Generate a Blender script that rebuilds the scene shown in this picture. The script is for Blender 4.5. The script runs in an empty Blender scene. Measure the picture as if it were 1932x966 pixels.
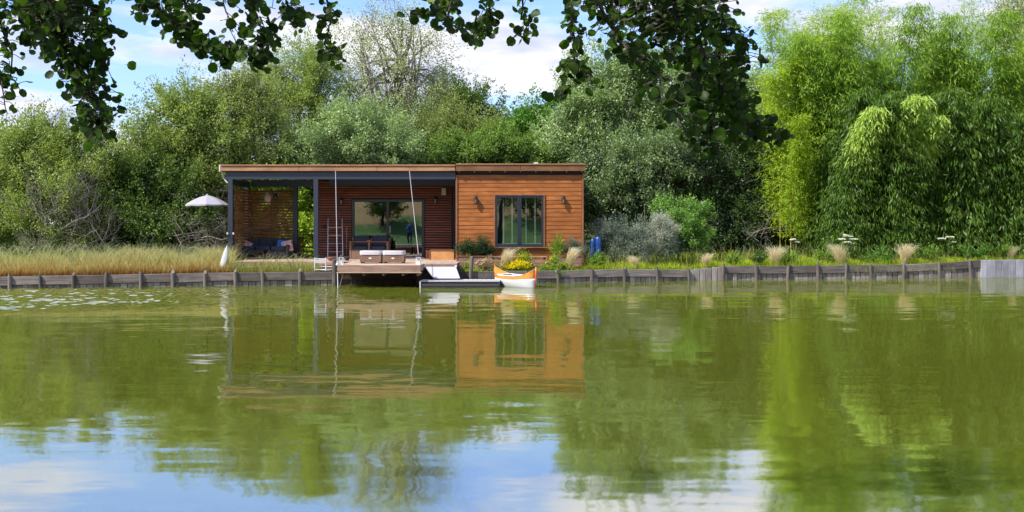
import bpy, math, random
import numpy as np
from mathutils import Vector, Matrix, Euler

random.seed(7)
R = math.radians
SC = bpy.context.scene
COL = SC.collection

# ------------------------------------------------------------------ camera, sky, sun, exposure
F, H, PX, PY = 2000.0, 2.0, 966.0, 423.0        # focal length in photo pixels, eye height, horizon
cam_d = bpy.data.cameras.new('camera'); cam = bpy.data.objects.new('camera', cam_d); COL.objects.link(cam)
cam.location = (0, 0, H); cam.rotation_euler = (R(90), 0, 0)
cam_d.sensor_width = 36.0; cam_d.lens = 36.0 * F / 1932.0
cam_d.shift_y = -(483.0 - PY) / 1932.0
cam_d.clip_start = 0.05; cam_d.clip_end = 2000
SC.camera = cam
SUN_EL, SUN_AZ = R(49), R(56)                   # azimuth: to the left of straight behind the camera
to_sun = Vector((-math.cos(SUN_EL) * math.sin(SUN_AZ), -math.cos(SUN_EL) * math.cos(SUN_AZ), math.sin(SUN_EL)))
sd = bpy.data.lights.new('sun', 'SUN'); sd.energy = 4.6; sd.angle = R(0.53); sd.color = (1.0, 0.95, 0.86)
sun = bpy.data.objects.new('sun', sd); COL.objects.link(sun); sun.location = (-30, -30, 60)
sun.rotation_euler = (-to_sun).to_track_quat('-Z', 'Y').to_euler()
W = bpy.data.worlds.new('World'); SC.world = W; W.use_nodes = True
SC.view_settings.view_transform = 'Standard'; SC.view_settings.look = 'None'
SC.view_settings.gamma = 1.0; SC.view_settings.exposure = 0.58
SC.cycles.max_bounces = 8; SC.cycles.diffuse_bounces = 3; SC.cycles.glossy_bounces = 3
SC.cycles.transparent_max_bounces = 8; SC.cycles.transmission_bounces = 4
SC.cycles.caustics_reflective = False; SC.cycles.caustics_refractive = False
SC.cycles.sample_clamp_indirect = 4.0

def world_nodes():
    nt = W.node_tree; nt.nodes.clear(); N = nt.nodes.new; L = nt.links.new
    out = N('ShaderNodeOutputWorld')
    sky = N('ShaderNodeTexSky'); sky.sky_type = 'NISHITA'; sky.sun_disc = False
    sky.sun_elevation = SUN_EL; sky.sun_rotation = R(180) + SUN_AZ
    sky.air_density = 1.3; sky.dust_density = 0.6; sky.ozone_density = 2.5
    b1 = N('ShaderNodeBackground'); b1.inputs[1].default_value = 0.15; tn = N('ShaderNodeMix'); tn.data_type = 'RGBA'; tn.blend_type = 'MULTIPLY'; tn.inputs['Factor'].default_value = 1; tn.inputs['B'].default_value = (.66, .80, 1.18, 1); L(sky.outputs[0], tn.inputs['A']); L(tn.outputs['Result'], b1.inputs[0])
    tc = N('ShaderNodeTexCoord'); sep = N('ShaderNodeSeparateXYZ'); L(tc.outputs['Generated'], sep.inputs[0])
    za = N('ShaderNodeMath'); za.operation = 'MAXIMUM'; za.inputs[1].default_value = 0.0; L(sep.outputs[2], za.inputs[0])
    zb = N('ShaderNodeMath'); zb.operation = 'ADD'; zb.inputs[1].default_value = 0.10; L(za.outputs[0], zb.inputs[0])
    dx = N('ShaderNodeMath'); dx.operation = 'DIVIDE'; L(sep.outputs[0], dx.inputs[0]); L(zb.outputs[0], dx.inputs[1])
    dy = N('ShaderNodeMath'); dy.operation = 'DIVIDE'; L(sep.outputs[1], dy.inputs[0]); L(zb.outputs[0], dy.inputs[1])
    cb = N('ShaderNodeCombineXYZ'); L(dx.outputs[0], cb.inputs[0]); L(dy.outputs[0], cb.inputs[1]); cb.inputs[2].default_value = 3.7
    n1 = N('ShaderNodeTexNoise'); n1.inputs['Scale'].default_value = 1.15; n1.inputs['Detail'].default_value = 8
    n1.inputs['Roughness'].default_value = 0.55; n1.inputs['Distortion'].default_value = 0.25
    L(cb.outputs[0], n1.inputs['Vector'])
    rp = N('ShaderNodeValToRGB'); rp.color_ramp.elements[0].position = 0.445; rp.color_ramp.elements[1].position = 0.555
    rp.color_ramp.elements[0].color = (0.06, 0.06, 0.06, 1); L(n1.outputs[0], rp.inputs[0])
    # cloud tone: thick parts a little greyer than the lit edges
    rp2 = N('ShaderNodeValToRGB'); rp2.color_ramp.elements[0].position = 0.40; rp2.color_ramp.elements[1].position = 0.66
    rp2.color_ramp.elements[0].color = (0.95, 0.94, 1.0, 1); rp2.color_ramp.elements[1].color = (0.56, 0.62, 0.90, 1)
    n2 = N('ShaderNodeTexNoise'); n2.inputs['Scale'].default_value = 2.6; n2.inputs['Detail'].default_value = 5
    L(cb.outputs[0], n2.inputs['Vector']); L(n2.outputs[0], rp2.inputs[0])
    b2 = N('ShaderNodeBackground'); b2.inputs[1].default_value = 0.80; L(rp2.outputs[0], b2.inputs[0])
    mx = N('ShaderNodeMixShader'); L(rp.outputs[0], mx.inputs[0]); L(b1.outputs[0], mx.inputs[1]); L(b2.outputs[0], mx.inputs[2])
    L(mx.outputs[0], out.inputs[0])
world_nodes()

# ------------------------------------------------------------------ helpers
def P(px, py, D): return Vector(((px - PX) * D / F, D, H - (py - PY) * D / F))
def X(px, D): return (px - PX) * D / F
def Z(py, D): return H - (py - PY) * D / F
def lerp(a, b, t): return a + (b - a) * t
def interp(tab, x):
    for (x0, y0), (x1, y1) in zip(tab, tab[1:]):
        if x <= x1: return y0 + (y1 - y0) * (x - x0) / (x1 - x0)
    (x0, y0), (x1, y1) = tab[-2:]
    return y0 + (y1 - y0) * (x - x0) / (x1 - x0)

WORLD = {}
def wpos(o): return WORLD.get(o.name, Vector(o.location))
def link(o, parent=None, loc=None):
    COL.objects.link(o)
    w = Vector(loc) if loc is not None else Vector((0, 0, 0))
    WORLD[o.name] = w
    if parent is not None:
        o.parent = parent; o.location = w - wpos(parent)
    else: o.location = w
    return o
def thing(name, label, cat, loc, group=None):
    o = bpy.data.objects.new(name, None); o.empty_display_size = 0.2
    link(o, None, loc); o['label'] = label; o['category'] = cat
    if group: o['group'] = group
    return o
def tag(o, label=None, cat=None, group=None, kind=None):
    if label: o['label'] = label
    if cat: o['category'] = cat
    if group: o['group'] = group
    if kind: o['kind'] = kind
    return o

class MB:
    """collects verts / faces in world coordinates"""
    def __init__(s): s.v = []; s.f = []; s.smooth = False
    def add(s, vs, fs):
        b = len(s.v); s.v += [tuple(v) for v in vs]; s.f += [tuple(i + b for i in f) for f in fs]
        return s
    def box(s, c, d, ch=0.0, rot=None):
        vs, fs = cbox(d[0], d[1], d[2], ch)
        m = Euler(rot).to_matrix() if rot else None
        c = Vector(c)
        return s.add([(m @ Vector(v) if m else Vector(v)) + c for v in vs], fs)
    def bb(s, x0, x1, y0, y1, z0, z1, ch=0.0):
        return s.box(((x0 + x1) / 2, (y0 + y1) / 2, (z0 + z1) / 2), (abs(x1 - x0), abs(y1 - y0), abs(z1 - z0)), ch)
    def tube(s, pts, rad, n=6, cap=True):
        pts = [Vector(p) for p in pts]
        if not isinstance(rad, (list, tuple)): rad = [rad] * len(pts)
        rings = []; b = len(s.v); ref = None
        for i, p in enumerate(pts):
            t = (pts[min(i + 1, len(pts) - 1)] - pts[max(i - 1, 0)])
            if t.length < 1e-9: t = Vector((0, 0, 1))
            t.normalize()
            if ref is None: ref = Vector((1, 0, 0)) if abs(t.x) < .9 else Vector((0, 1, 0))
            a = (ref - t * ref.dot(t)).normalized(); ref = a; c = t.cross(a)
            for k in range(n):
                an = 2 * math.pi * k / n
                s.v.append(tuple(p + (a * math.cos(an) + c * math.sin(an)) * rad[i]))
        for i in range(len(pts) - 1):
            for k in range(n):
                k2 = (k + 1) % n
                s.f.append((b + i * n + k, b + i * n + k2, b + (i + 1) * n + k2, b + (i + 1) * n + k))
        if cap:
            s.f.append(tuple(b + k for k in range(n))[::-1])
            s.f.append(tuple(b + (len(pts) - 1) * n + k for k in range(n)))
        return s
    def lathe(s, c, prof, n=16):
        c = Vector(c); b = len(s.v)
        for r, z in prof:
            for k in range(n):
                a = 2 * math.pi * k / n; s.v.append((c.x + r * math.cos(a), c.y + r * math.sin(a), c.z + z))
        for i in range(len(prof) - 1):
            for k in range(n):
                k2 = (k + 1) % n
                s.f.append((b + i * n + k, b + i * n + k2, b + (i + 1) * n + k2, b + (i + 1) * n + k))
        if prof[0][0] > 1e-4: s.f.append(tuple(b + k for k in range(n))[::-1])
        if prof[-1][0] > 1e-4: s.f.append(tuple(b + (len(prof) - 1) * n + k for k in range(n)))
        return s
    def loft(s, rings, closed=True, caps=True):
        b = len(s.v); n = len(rings[0])
        for r in rings: s.v += [tuple(p) for p in r]
        for i in range(len(rings) - 1):
            for k in range(n if closed else n - 1):
                k2 = (k + 1) % n
                s.f.append((b + i * n + k, b + i * n + k2, b + (i + 1) * n + k2, b + (i + 1) * n + k))
        if caps:
            s.f.append(tuple(b + k for k in range(n))[::-1]); s.f.append(tuple(b + (len(rings) - 1) * n + k for k in range(n)))
        return s
    def build(s, name, mat, parent=None, smooth=False, origin=None):
        v = np.array(s.v, dtype=float)
        if origin is None: o0 = (v.min(0) + v.max(0)) / 2; o0[2] = v[:, 2].min()
        else: o0 = np.array(origin, dtype=float)
        me = bpy.data.meshes.new(name); me.from_pydata([tuple(a) for a in (v - o0)], [], s.f); me.update()
        if mat: me.materials.append(mat)
        if smooth: me.polygons.foreach_set('use_smooth', [True] * len(me.polygons))
        return link(bpy.data.objects.new(name, me), parent, Vector(o0))

def cbox(dx, dy, dz, ch=0.0):
    x, y, z = dx / 2, dy / 2, dz / 2
    if ch <= 0 or min(x, y, z) < ch * 1.2:
        v = [(-x, -y, -z), (x, -y, -z), (x, y, -z), (-x, y, -z), (-x, -y, z), (x, -y, z), (x, y, z), (-x, y, z)]
        return v, [(0, 3, 2, 1), (4, 5, 6, 7), (0, 1, 5, 4), (1, 2, 6, 5), (2, 3, 7, 6), (3, 0, 4, 7)]
    V = []; idx = {}
    for sx in (-1, 1):
        for sy in (-1, 1):
            for sz in (-1, 1):
                for a in range(3):
                    p = [sx * (x - ch), sy * (y - ch), sz * (z - ch)]
                    p[a] = (sx * x, sy * y, sz * z)[a]
                    idx[(sx, sy, sz, a)] = len(V); V.append(tuple(p))
    Fc = []
    def face(ids, nrm):
        a, b, c = Vector(V[ids[0]]), Vector(V[ids[1]]), Vector(V[ids[2]])
        if (b - a).cross(c - b).dot(Vector(nrm)) < 0: ids = ids[::-1]
        Fc.append(tuple(ids))
    for s in (-1, 1):
        face([idx[(s, a, b, 0)] for a, b in ((-1, -1), (1, -1), (1, 1), (-1, 1))], (s, 0, 0))
        face([idx[(a, s, b, 1)] for a, b in ((-1, -1), (1, -1), (1, 1), (-1, 1))], (0, s, 0))
        face([idx[(a, b, s, 2)] for a, b in ((-1, -1), (1, -1), (1, 1), (-1, 1))], (0, 0, s))
    for s in (-1, 1):
        for t in (-1, 1):
            face([idx[(s, t, -1, 0)], idx[(s, t, 1, 0)], idx[(s, t, 1, 1)], idx[(s, t, -1, 1)]], (s, t, 0))
            face([idx[(s, -1, t, 0)], idx[(s, 1, t, 0)], idx[(s, 1, t, 2)], idx[(s, -1, t, 2)]], (s, 0, t))
            face([idx[(-1, s, t, 1)], idx[(1, s, t, 1)], idx[(1, s, t, 2)], idx[(-1, s, t, 2)]], (0, s, t))
    for sx in (-1, 1):
        for sy in (-1, 1):
            for sz in (-1, 1):
                face([idx[(sx, sy, sz, a)] for a in range(3)], (sx, sy, sz))
    return V, Fc

BOARDS = {}
def board(name, parent, c, d, mat, rot=None, ch=0.006, label=None):
    """a single board; alike boards share one mesh"""
    key = (round(d[0], 2), round(d[1], 3), round(d[2], 3), mat.name, ch)
    me = BOARDS.get(key)
    if me is None:
        v, f = cbox(max(key[0], .01), key[1], key[2], ch); me = bpy.data.meshes.new(name); me.from_pydata(v, [], f); me.materials.append(mat); BOARDS[key] = me
    o = bpy.data.objects.new(name, me)
    if rot: o.rotation_euler = rot
    link(o, parent, c)
    if label: o['label'] = label
    return o
def copy_tree(o, parent=None):
    c = o.copy(); COL.objects.link(c); c.parent = parent
    for ch in list(o.children): copy_tree(ch, c)
    return c

# ------------------------------------------------------------------ materials
MATS = {}
def base_mat(name):
    m = bpy.data.materials.new(name); m.use_nodes = True
    nt = m.node_tree; b = nt.nodes['Principled BSDF']
    MATS[name] = m
    return m, nt, b
def plain(name, col, rough=0.6, metal=0.0, var=0.12, scale=9.0, bump=0.0, spec=0.5):
    m, nt, b = base_mat(name); N = nt.nodes.new; L = nt.links.new
    b.inputs['Roughness'].default_value = rough; b.inputs['Metallic'].default_value = metal
    b.inputs['Specular IOR Level'].default_value = spec
    tc = N('ShaderNodeTexCoord'); oi = N('ShaderNodeObjectInfo')
    ad = N('ShaderNodeVectorMath'); ad.operation = 'ADD'; L(tc.outputs['Object'], ad.inputs[0])
    ml = N('ShaderNodeMath'); ml.operation = 'MULTIPLY'; ml.inputs[1].default_value = 40; L(oi.outputs['Random'], ml.inputs[0]); L(ml.outputs[0], ad.inputs[1])
    n = N('ShaderNodeTexNoise'); n.inputs['Scale'].default_value = scale; n.inputs['Detail'].default_value = 5; L(ad.outputs[0], n.inputs['Vector'])
    mp = N('ShaderNodeMapRange'); mp.inputs['From Min'].default_value = .25; mp.inputs['From Max'].default_value = .75
    mp.inputs['To Min'].default_value = 1 - var; mp.inputs['To Max'].default_value = 1 + var; L(n.outputs[0], mp.inputs[0])
    hs = N('ShaderNodeHueSaturation'); hs.inputs['Color'].default_value = (*col, 1); L(mp.outputs[0], hs.inputs['Value'])
    L(hs.outputs[0], b.inputs['Base Color'])
    if bump:
        bp = N('ShaderNodeBump'); bp.inputs['Strength'].default_value = bump; bp.inputs['Distance'].default_value = .01
        L(n.outputs[0], bp.inputs['Height']); L(bp.outputs[0], b.inputs['Normal'])
    return m
def wood(name, c1, c2, rough=0.6, axis=0, var=0.25, grain=14.0, knots=True, spec=0.3):
    m, nt, b = base_mat(name); N = nt.nodes.new; L = nt.links.new
    b.inputs['Roughness'].default_value = rough; b.inputs['Specular IOR Level'].default_value = spec
    tc = N('ShaderNodeTexCoord'); oi = N('ShaderNodeObjectInfo')
    ml = N('ShaderNodeMath'); ml.operation = 'MULTIPLY'; ml.inputs[1].default_value = 60; L(oi.outputs['Random'], ml.inputs[0])
    ad = N('ShaderNodeVectorMath'); ad.operation = 'ADD'; L(tc.outputs['Object'], ad.inputs[0]); L(ml.outputs[0], ad.inputs[1])
    mp = N('ShaderNodeMapping'); sc = [grain, grain, grain]; sc[axis] = grain * 0.07; mp.inputs['Scale'].default_value = sc
    L(ad.outputs[0], mp.inputs['Vector'])
    n = N('ShaderNodeTexNoise'); n.inputs['Scale'].default_value = 1.0; n.inputs['Detail'].default_value = 6; n.inputs['Roughness'].default_value = .6
    n.inputs['Distortion'].default_value = .6; L(mp.outputs[0], n.inputs['Vector'])
    n2 = N('ShaderNodeTexNoise'); n2.inputs['Scale'].default_value = 2.2; n2.inputs['Detail'].default_value = 4; L(ad.outputs[0], n2.inputs['Vector'])
    cr = N('ShaderNodeValToRGB'); cr.color_ramp.elements[0].position = .3; cr.color_ramp.elements[1].position = .7
    cr.color_ramp.elements[0].color = (*c1, 1); cr.color_ramp.elements[1].color = (*c2, 1); L(n.outputs[0], cr.inputs[0])
    # piece to piece and patch to patch value change
    r1 = N('ShaderNodeMapRange'); r1.inputs['To Min'].default_value = 1 - var; r1.inputs['To Max'].default_value = 1 + var; L(oi.outputs['Random'], r1.inputs[0])
    r2 = N('ShaderNodeMapRange'); r2.inputs['From Min'].default_value = .3; r2.inputs['From Max'].default_value = .7
    r2.inputs['To Min'].default_value = .78; r2.inputs['To Max'].default_value = 1.18; L(n2.outputs[0], r2.inputs[0])
    mm = N('ShaderNodeMath'); mm.operation = 'MULTIPLY'; L(r1.outputs[0], mm.inputs[0]); L(r2.outputs[0], mm.inputs[1])
    val = mm.outputs[0]
    if knots:
        vo = N('ShaderNodeTexVoronoi'); mp2 = N('ShaderNodeMapping'); s2 = [9, 9, 9]; s2[axis] = 3.2; mp2.inputs['Scale'].default_value = s2
        L(ad.outputs[0], mp2.inputs['Vector']); L(mp2.outputs[0], vo.inputs['Vector']); vo.inputs['Scale'].default_value = 1.0
        r3 = N('ShaderNodeMapRange'); r3.inputs['From Min'].default_value = .05; r3.inputs['From Max'].default_value = .16
        r3.inputs['To Min'].default_value = .45; r3.inputs['To Max'].default_value = 1.0; L(vo.outputs['Distance'], r3.inputs[0])
        m3 = N('ShaderNodeMath'); m3.operation = 'MULTIPLY'; L(val, m3.inputs[0]); L(r3.outputs[0], m3.inputs[1]); val = m3.outputs[0]
    hs = N('ShaderNodeHueSaturation'); L(cr.outputs[0], hs.inputs['Color']); L(val, hs.inputs['Value'])
    L(hs.outputs[0], b.inputs['Base Color'])
    bp = N('ShaderNodeBump'); bp.inputs['Strength'].default_value = .35; bp.inputs['Distance'].default_value = .006
    L(n.outputs[0], bp.inputs['Height']); L(bp.outputs[0], b.inputs['Normal'])
    return m
def leafmat(name, dark, light, trans=0.35, gloss=0.06, rough=0.45, tint=(1.15, 1.2, 0.55)):
    """foliage: the leaf's own colour runs dark..light by a per-leaf attribute; light passes through"""
    m = bpy.data.materials.new(name); m.use_nodes = True; nt = m.node_tree; nt.nodes.clear(); N = nt.nodes.new; L = nt.links.new
    out = N('ShaderNodeOutputMaterial'); at = N('ShaderNodeAttribute'); at.attribute_name = 'tone'
    cr = N('ShaderNodeMix'); cr.data_type = 'RGBA'; cr.inputs['A'].default_value = (*dark, 1); cr.inputs['B'].default_value = (*light, 1)
    L(at.outputs['Fac'], cr.inputs['Factor'])
    d = N('ShaderNodeBsdfDiffuse'); L(cr.outputs['Result'], d.inputs[0])
    mu = N('ShaderNodeMix'); mu.data_type = 'RGBA'; mu.blend_type = 'MULTIPLY'; mu.inputs['Factor'].default_value = 1
    mu.inputs['B'].default_value = (*tint, 1); L(cr.outputs['Result'], mu.inputs['A'])
    t = N('ShaderNodeBsdfTranslucent'); L(mu.outputs['Result'], t.inputs[0])
    m1 = N('ShaderNodeMixShader'); m1.inputs[0].default_value = trans; L(d.outputs[0], m1.inputs[1]); L(t.outputs[0], m1.inputs[2])
    g = N('ShaderNodeBsdfGlossy'); g.inputs['Roughness'].default_value = rough
    m2 = N('ShaderNodeMixShader'); m2.inputs[0].default_value = gloss; L(m1.outputs[0], m2.inputs[1]); L(g.outputs[0], m2.inputs[2])
    L(m2.outputs[0], out.inputs[0]); MATS[name] = m
    return m
def bark(name, c1, c2): return wood(name, c1, c2, rough=.9, axis=2, grain=10, knots=False)

M_clad = wood('cedar_cladding', (.23, .070, .014), (.40, .138, .034), rough=.55, axis=0, var=.14, grain=16)
M_trim = wood('cedar_trim', (.21, .085, .04), (.30, .13, .065), rough=.6, axis=2, var=.05)
M_fasc = wood('fascia_orange', (.33, .165, .08), (.46, .25, .13), rough=.55, axis=0, var=.12)
M_fasc2 = wood('fascia_brown', (.16, .07, .028), (.26, .12, .055), rough=.55, axis=0, var=.08)
M_slat = wood('slat_red_brown', (.19, .062, .034), (.30, .105, .055), rough=.55, axis=0, var=.16, knots=False)
M_scr = wood('screen_slat', (.15, .062, .022), (.27, .12, .05), rough=.6, axis=0, var=.2)
M_darkp = plain('anthracite_paint', (.020, .028, .046), rough=.5, var=.08)
M_frame = plain('window_frame_paint', (.018, .026, .04), rough=.35, var=.05)
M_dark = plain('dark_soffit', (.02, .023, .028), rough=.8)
M_inside = plain('interior_plaster', (.10, .09, .075), rough=.9)
M_roof = plain('roof_felt', (.08, .08, .085), rough=.9, bump=.3)
M_deck = wood('deck_timber', (.36, .25, .18), (.53, .40, .30), rough=.6, axis=1, var=.12, knots=False)
M_deckx = wood('deck_rim_timber', (.24, .145, .105), (.36, .235, .175), rough=.6, axis=0, var=.08)
M_step = wood('pale_step_timber', (.5, .42, .33), (.68, .58, .47), rough=.7, axis=0)
M_terr = wood('terrace_red_timber', (.22, .115, .085), (.34, .19, .145), rough=.6, axis=0, var=.1)
M_dkwood = wood('dark_timber', (.045, .030, .022), (.085, .058, .045), rough=.6, axis=0)  # plain dark brown, shared by rafters, joists and some bank boards
M_bank = wood('weathered_plank', (.105, .085, .074), (.27, .23, .205), rough=.8, axis=0, var=.35)
M_bankv = wood('weathered_board', (.20, .168, .145), (.40, .34, .30), rough=.8, axis=2, var=.4)
M_post = wood('weathered_post', (.09, .075, .06), (.22, .19, .16), rough=.85, axis=2, var=.25)
M_pale = wood('pale_board', (.25, .24, .27), (.42, .41, .45), rough=.75, axis=2, var=.2)
M_white = plain('white_paint', (.66, .65, .64), rough=.4, var=.04)
M_white2 = plain('white_cushion', (.56, .545, .575), rough=.9, var=.06, bump=.2)
M_alu = plain('brushed_metal', (.55, .55, .56), rough=.35, metal=.9, var=.06)
M_cable = plain('steel_cable', (.40, .39, .40), rough=.45, metal=.3, var=.1)
M_galv = plain('white_metal', (.7, .7, .72), rough=.4, metal=.1, var=.05)
M_black = plain('black_metal', (.012, .012, .014), rough=.45)
M_wick = wood('brown_wicker', (.15, .085, .055), (.28, .175, .12), rough=.7, axis=0, var=.05, grain=60, knots=False)
M_navy = plain('navy_cushion', (.03, .038, .058), rough=.9, var=.15, bump=.3)
M_grey = plain('grey_wicker', (.05, .045, .05), rough=.8)
M_chest = wood('orange_chest', (.50, .235, .08), (.60, .30, .11), rough=.5, axis=0, var=.03, grain=8, knots=False)
M_orange = plain('orange_gelcoat', (.76, .29, .045), rough=.25, var=.08, scale=5)
M_hull = plain('white_gelcoat', (.68, .68, .68), rough=.22, var=.04, scale=5)
M_blue = plain('blue_plastic', (.010, .055, .22), rough=.3, var=.2, scale=4)
M_parasol = plain('parasol_cloth', (.35, .34, .375), rough=.9, var=.05)
M_rattan = plain('cream_rattan', (.42, .30, .22), rough=.8, var=.3, scale=40, bump=.4)
M_pink = plain('patterned_pillow', (.55, .28, .24), rough=.9, var=.7, scale=9)
M_cyan = plain('turquoise_pillow', (.07, .38, .60), rough=.9, var=.4, scale=12)
M_cobalt = plain('blue_pillow', (.03, .16, .5), rough=.9, var=.3)
M_lglass = plain('lamp_glass', (.16, .14, .12), rough=.2)
M_candle = plain('candle_wax', (.85, .82, .76), rough=.5)
M_bark = bark('grey_bark', (.10, .085, .07), (.2, .175, .15))
M_barkd = bark('dark_bark', (.045, .036, .028), (.09, .075, .06))
M_twig = plain('bare_twig', (.22, .19, .155), rough=.9, var=.3)
M_culm = plain('bamboo_culm', (.20, .21, .05), rough=.4, var=.25, scale=3)
M_culmy = plain('golden_culm', (.45, .30, .04), rough=.4, var=.2, scale=3)
M_skin = plain('skin', (.55, .32, .23), rough=.5, var=.04)
M_shirt = plain('blue_shirt', (.03, .10, .36), rough=.9)
M_trous = plain('dark_trousers', (.03, .03, .04), rough=.9)
M_hair = plain('brown_hair', (.05, .03, .018), rough=.8)

def glass_mat(name, refl, tint):
    m = bpy.data.materials.new(name); m.use_nodes = True; nt = m.node_tree; nt.nodes.clear(); N = nt.nodes.new; L = nt.links.new
    out = N('ShaderNodeOutputMaterial'); t = N('ShaderNodeBsdfTransparent'); t.inputs[0].default_value = (*tint, 1)
    g = N('ShaderNodeBsdfGlossy'); g.inputs['Roughness'].default_value = .006
    tc = N('ShaderNodeTexCoord'); n = N('ShaderNodeTexNoise'); n.inputs['Scale'].default_value = 1.2; L(tc.outputs['Object'], n.inputs['Vector'])
    bp = N('ShaderNodeBump'); bp.inputs['Strength'].default_value = .05; bp.inputs['Distance'].default_value = .02; L(n.outputs[0], bp.inputs['Height']); L(bp.outputs[0], g.inputs['Normal'])
    mx = N('ShaderNodeMixShader'); mx.inputs[0].default_value = refl; L(t.outputs[0], mx.inputs[1]); L(g.outputs[0], mx.inputs[2]); L(mx.outputs[0], out.inputs[0])
    return m
M_glass = glass_mat('double_glazing', .25, (.75, .8, .78))

def ground_mat():
    m, nt, b = base_mat('soil_and_grass'); N = nt.nodes.new; L = nt.links.new
    g = N('ShaderNodeNewGeometry'); n = N('ShaderNodeTexNoise'); n.inputs['Scale'].default_value = .9; n.inputs['Detail'].default_value = 9
    L(g.outputs['Position'], n.inputs['Vector'])
    cr = N('ShaderNodeValToRGB'); e = cr.color_ramp.elements; e[0].position = .3; e[1].position = .7
    e[0].color = (.045, .04, .018, 1); e[1].color = (.07, .10, .02, 1); L(n.outputs[0], cr.inputs[0]); L(cr.outputs[0], b.inputs['Base Color'])
    b.inputs['Roughness'].default_value = .95; b.inputs['Specular IOR Level'].default_value = .1
    return m
M_ground = ground_mat()
def lawn_mat():
    m, nt, b = base_mat('lawn_and_straw_field'); N = nt.nodes.new; L = nt.links.new
    g = N('ShaderNodeNewGeometry'); sp = N('ShaderNodeSeparateXYZ'); L(g.outputs['Position'], sp.inputs[0])
    n = N('ShaderNodeTexNoise'); n.inputs['Scale'].default_value = .25; n.inputs['Detail'].default_value = 8; L(g.outputs['Position'], n.inputs['Vector'])
    a = N('ShaderNodeMath'); a.operation = 'MULTIPLY_ADD'; a.inputs[1].default_value = 14; L(n.outputs[0], a.inputs[0]); L(sp.outputs[1], a.inputs[2])
    mp = N('ShaderNodeMapRange'); mp.inputs['From Min'].default_value = -5.5; mp.inputs['From Max'].default_value = -3.5; L(a.outputs[0], mp.inputs[0])
    mx = N('ShaderNodeMix'); mx.data_type = 'RGBA'; mx.inputs['A'].default_value = (.30, .22, .09, 1); mx.inputs['B'].default_value = (.05, .13, .02, 1)
    L(mp.outputs[0], mx.inputs['Factor']); L(mx.outputs['Result'], b.inputs['Base Color']); b.inputs['Roughness'].default_value = .95
    return m
M_lawn = lawn_mat()
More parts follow.
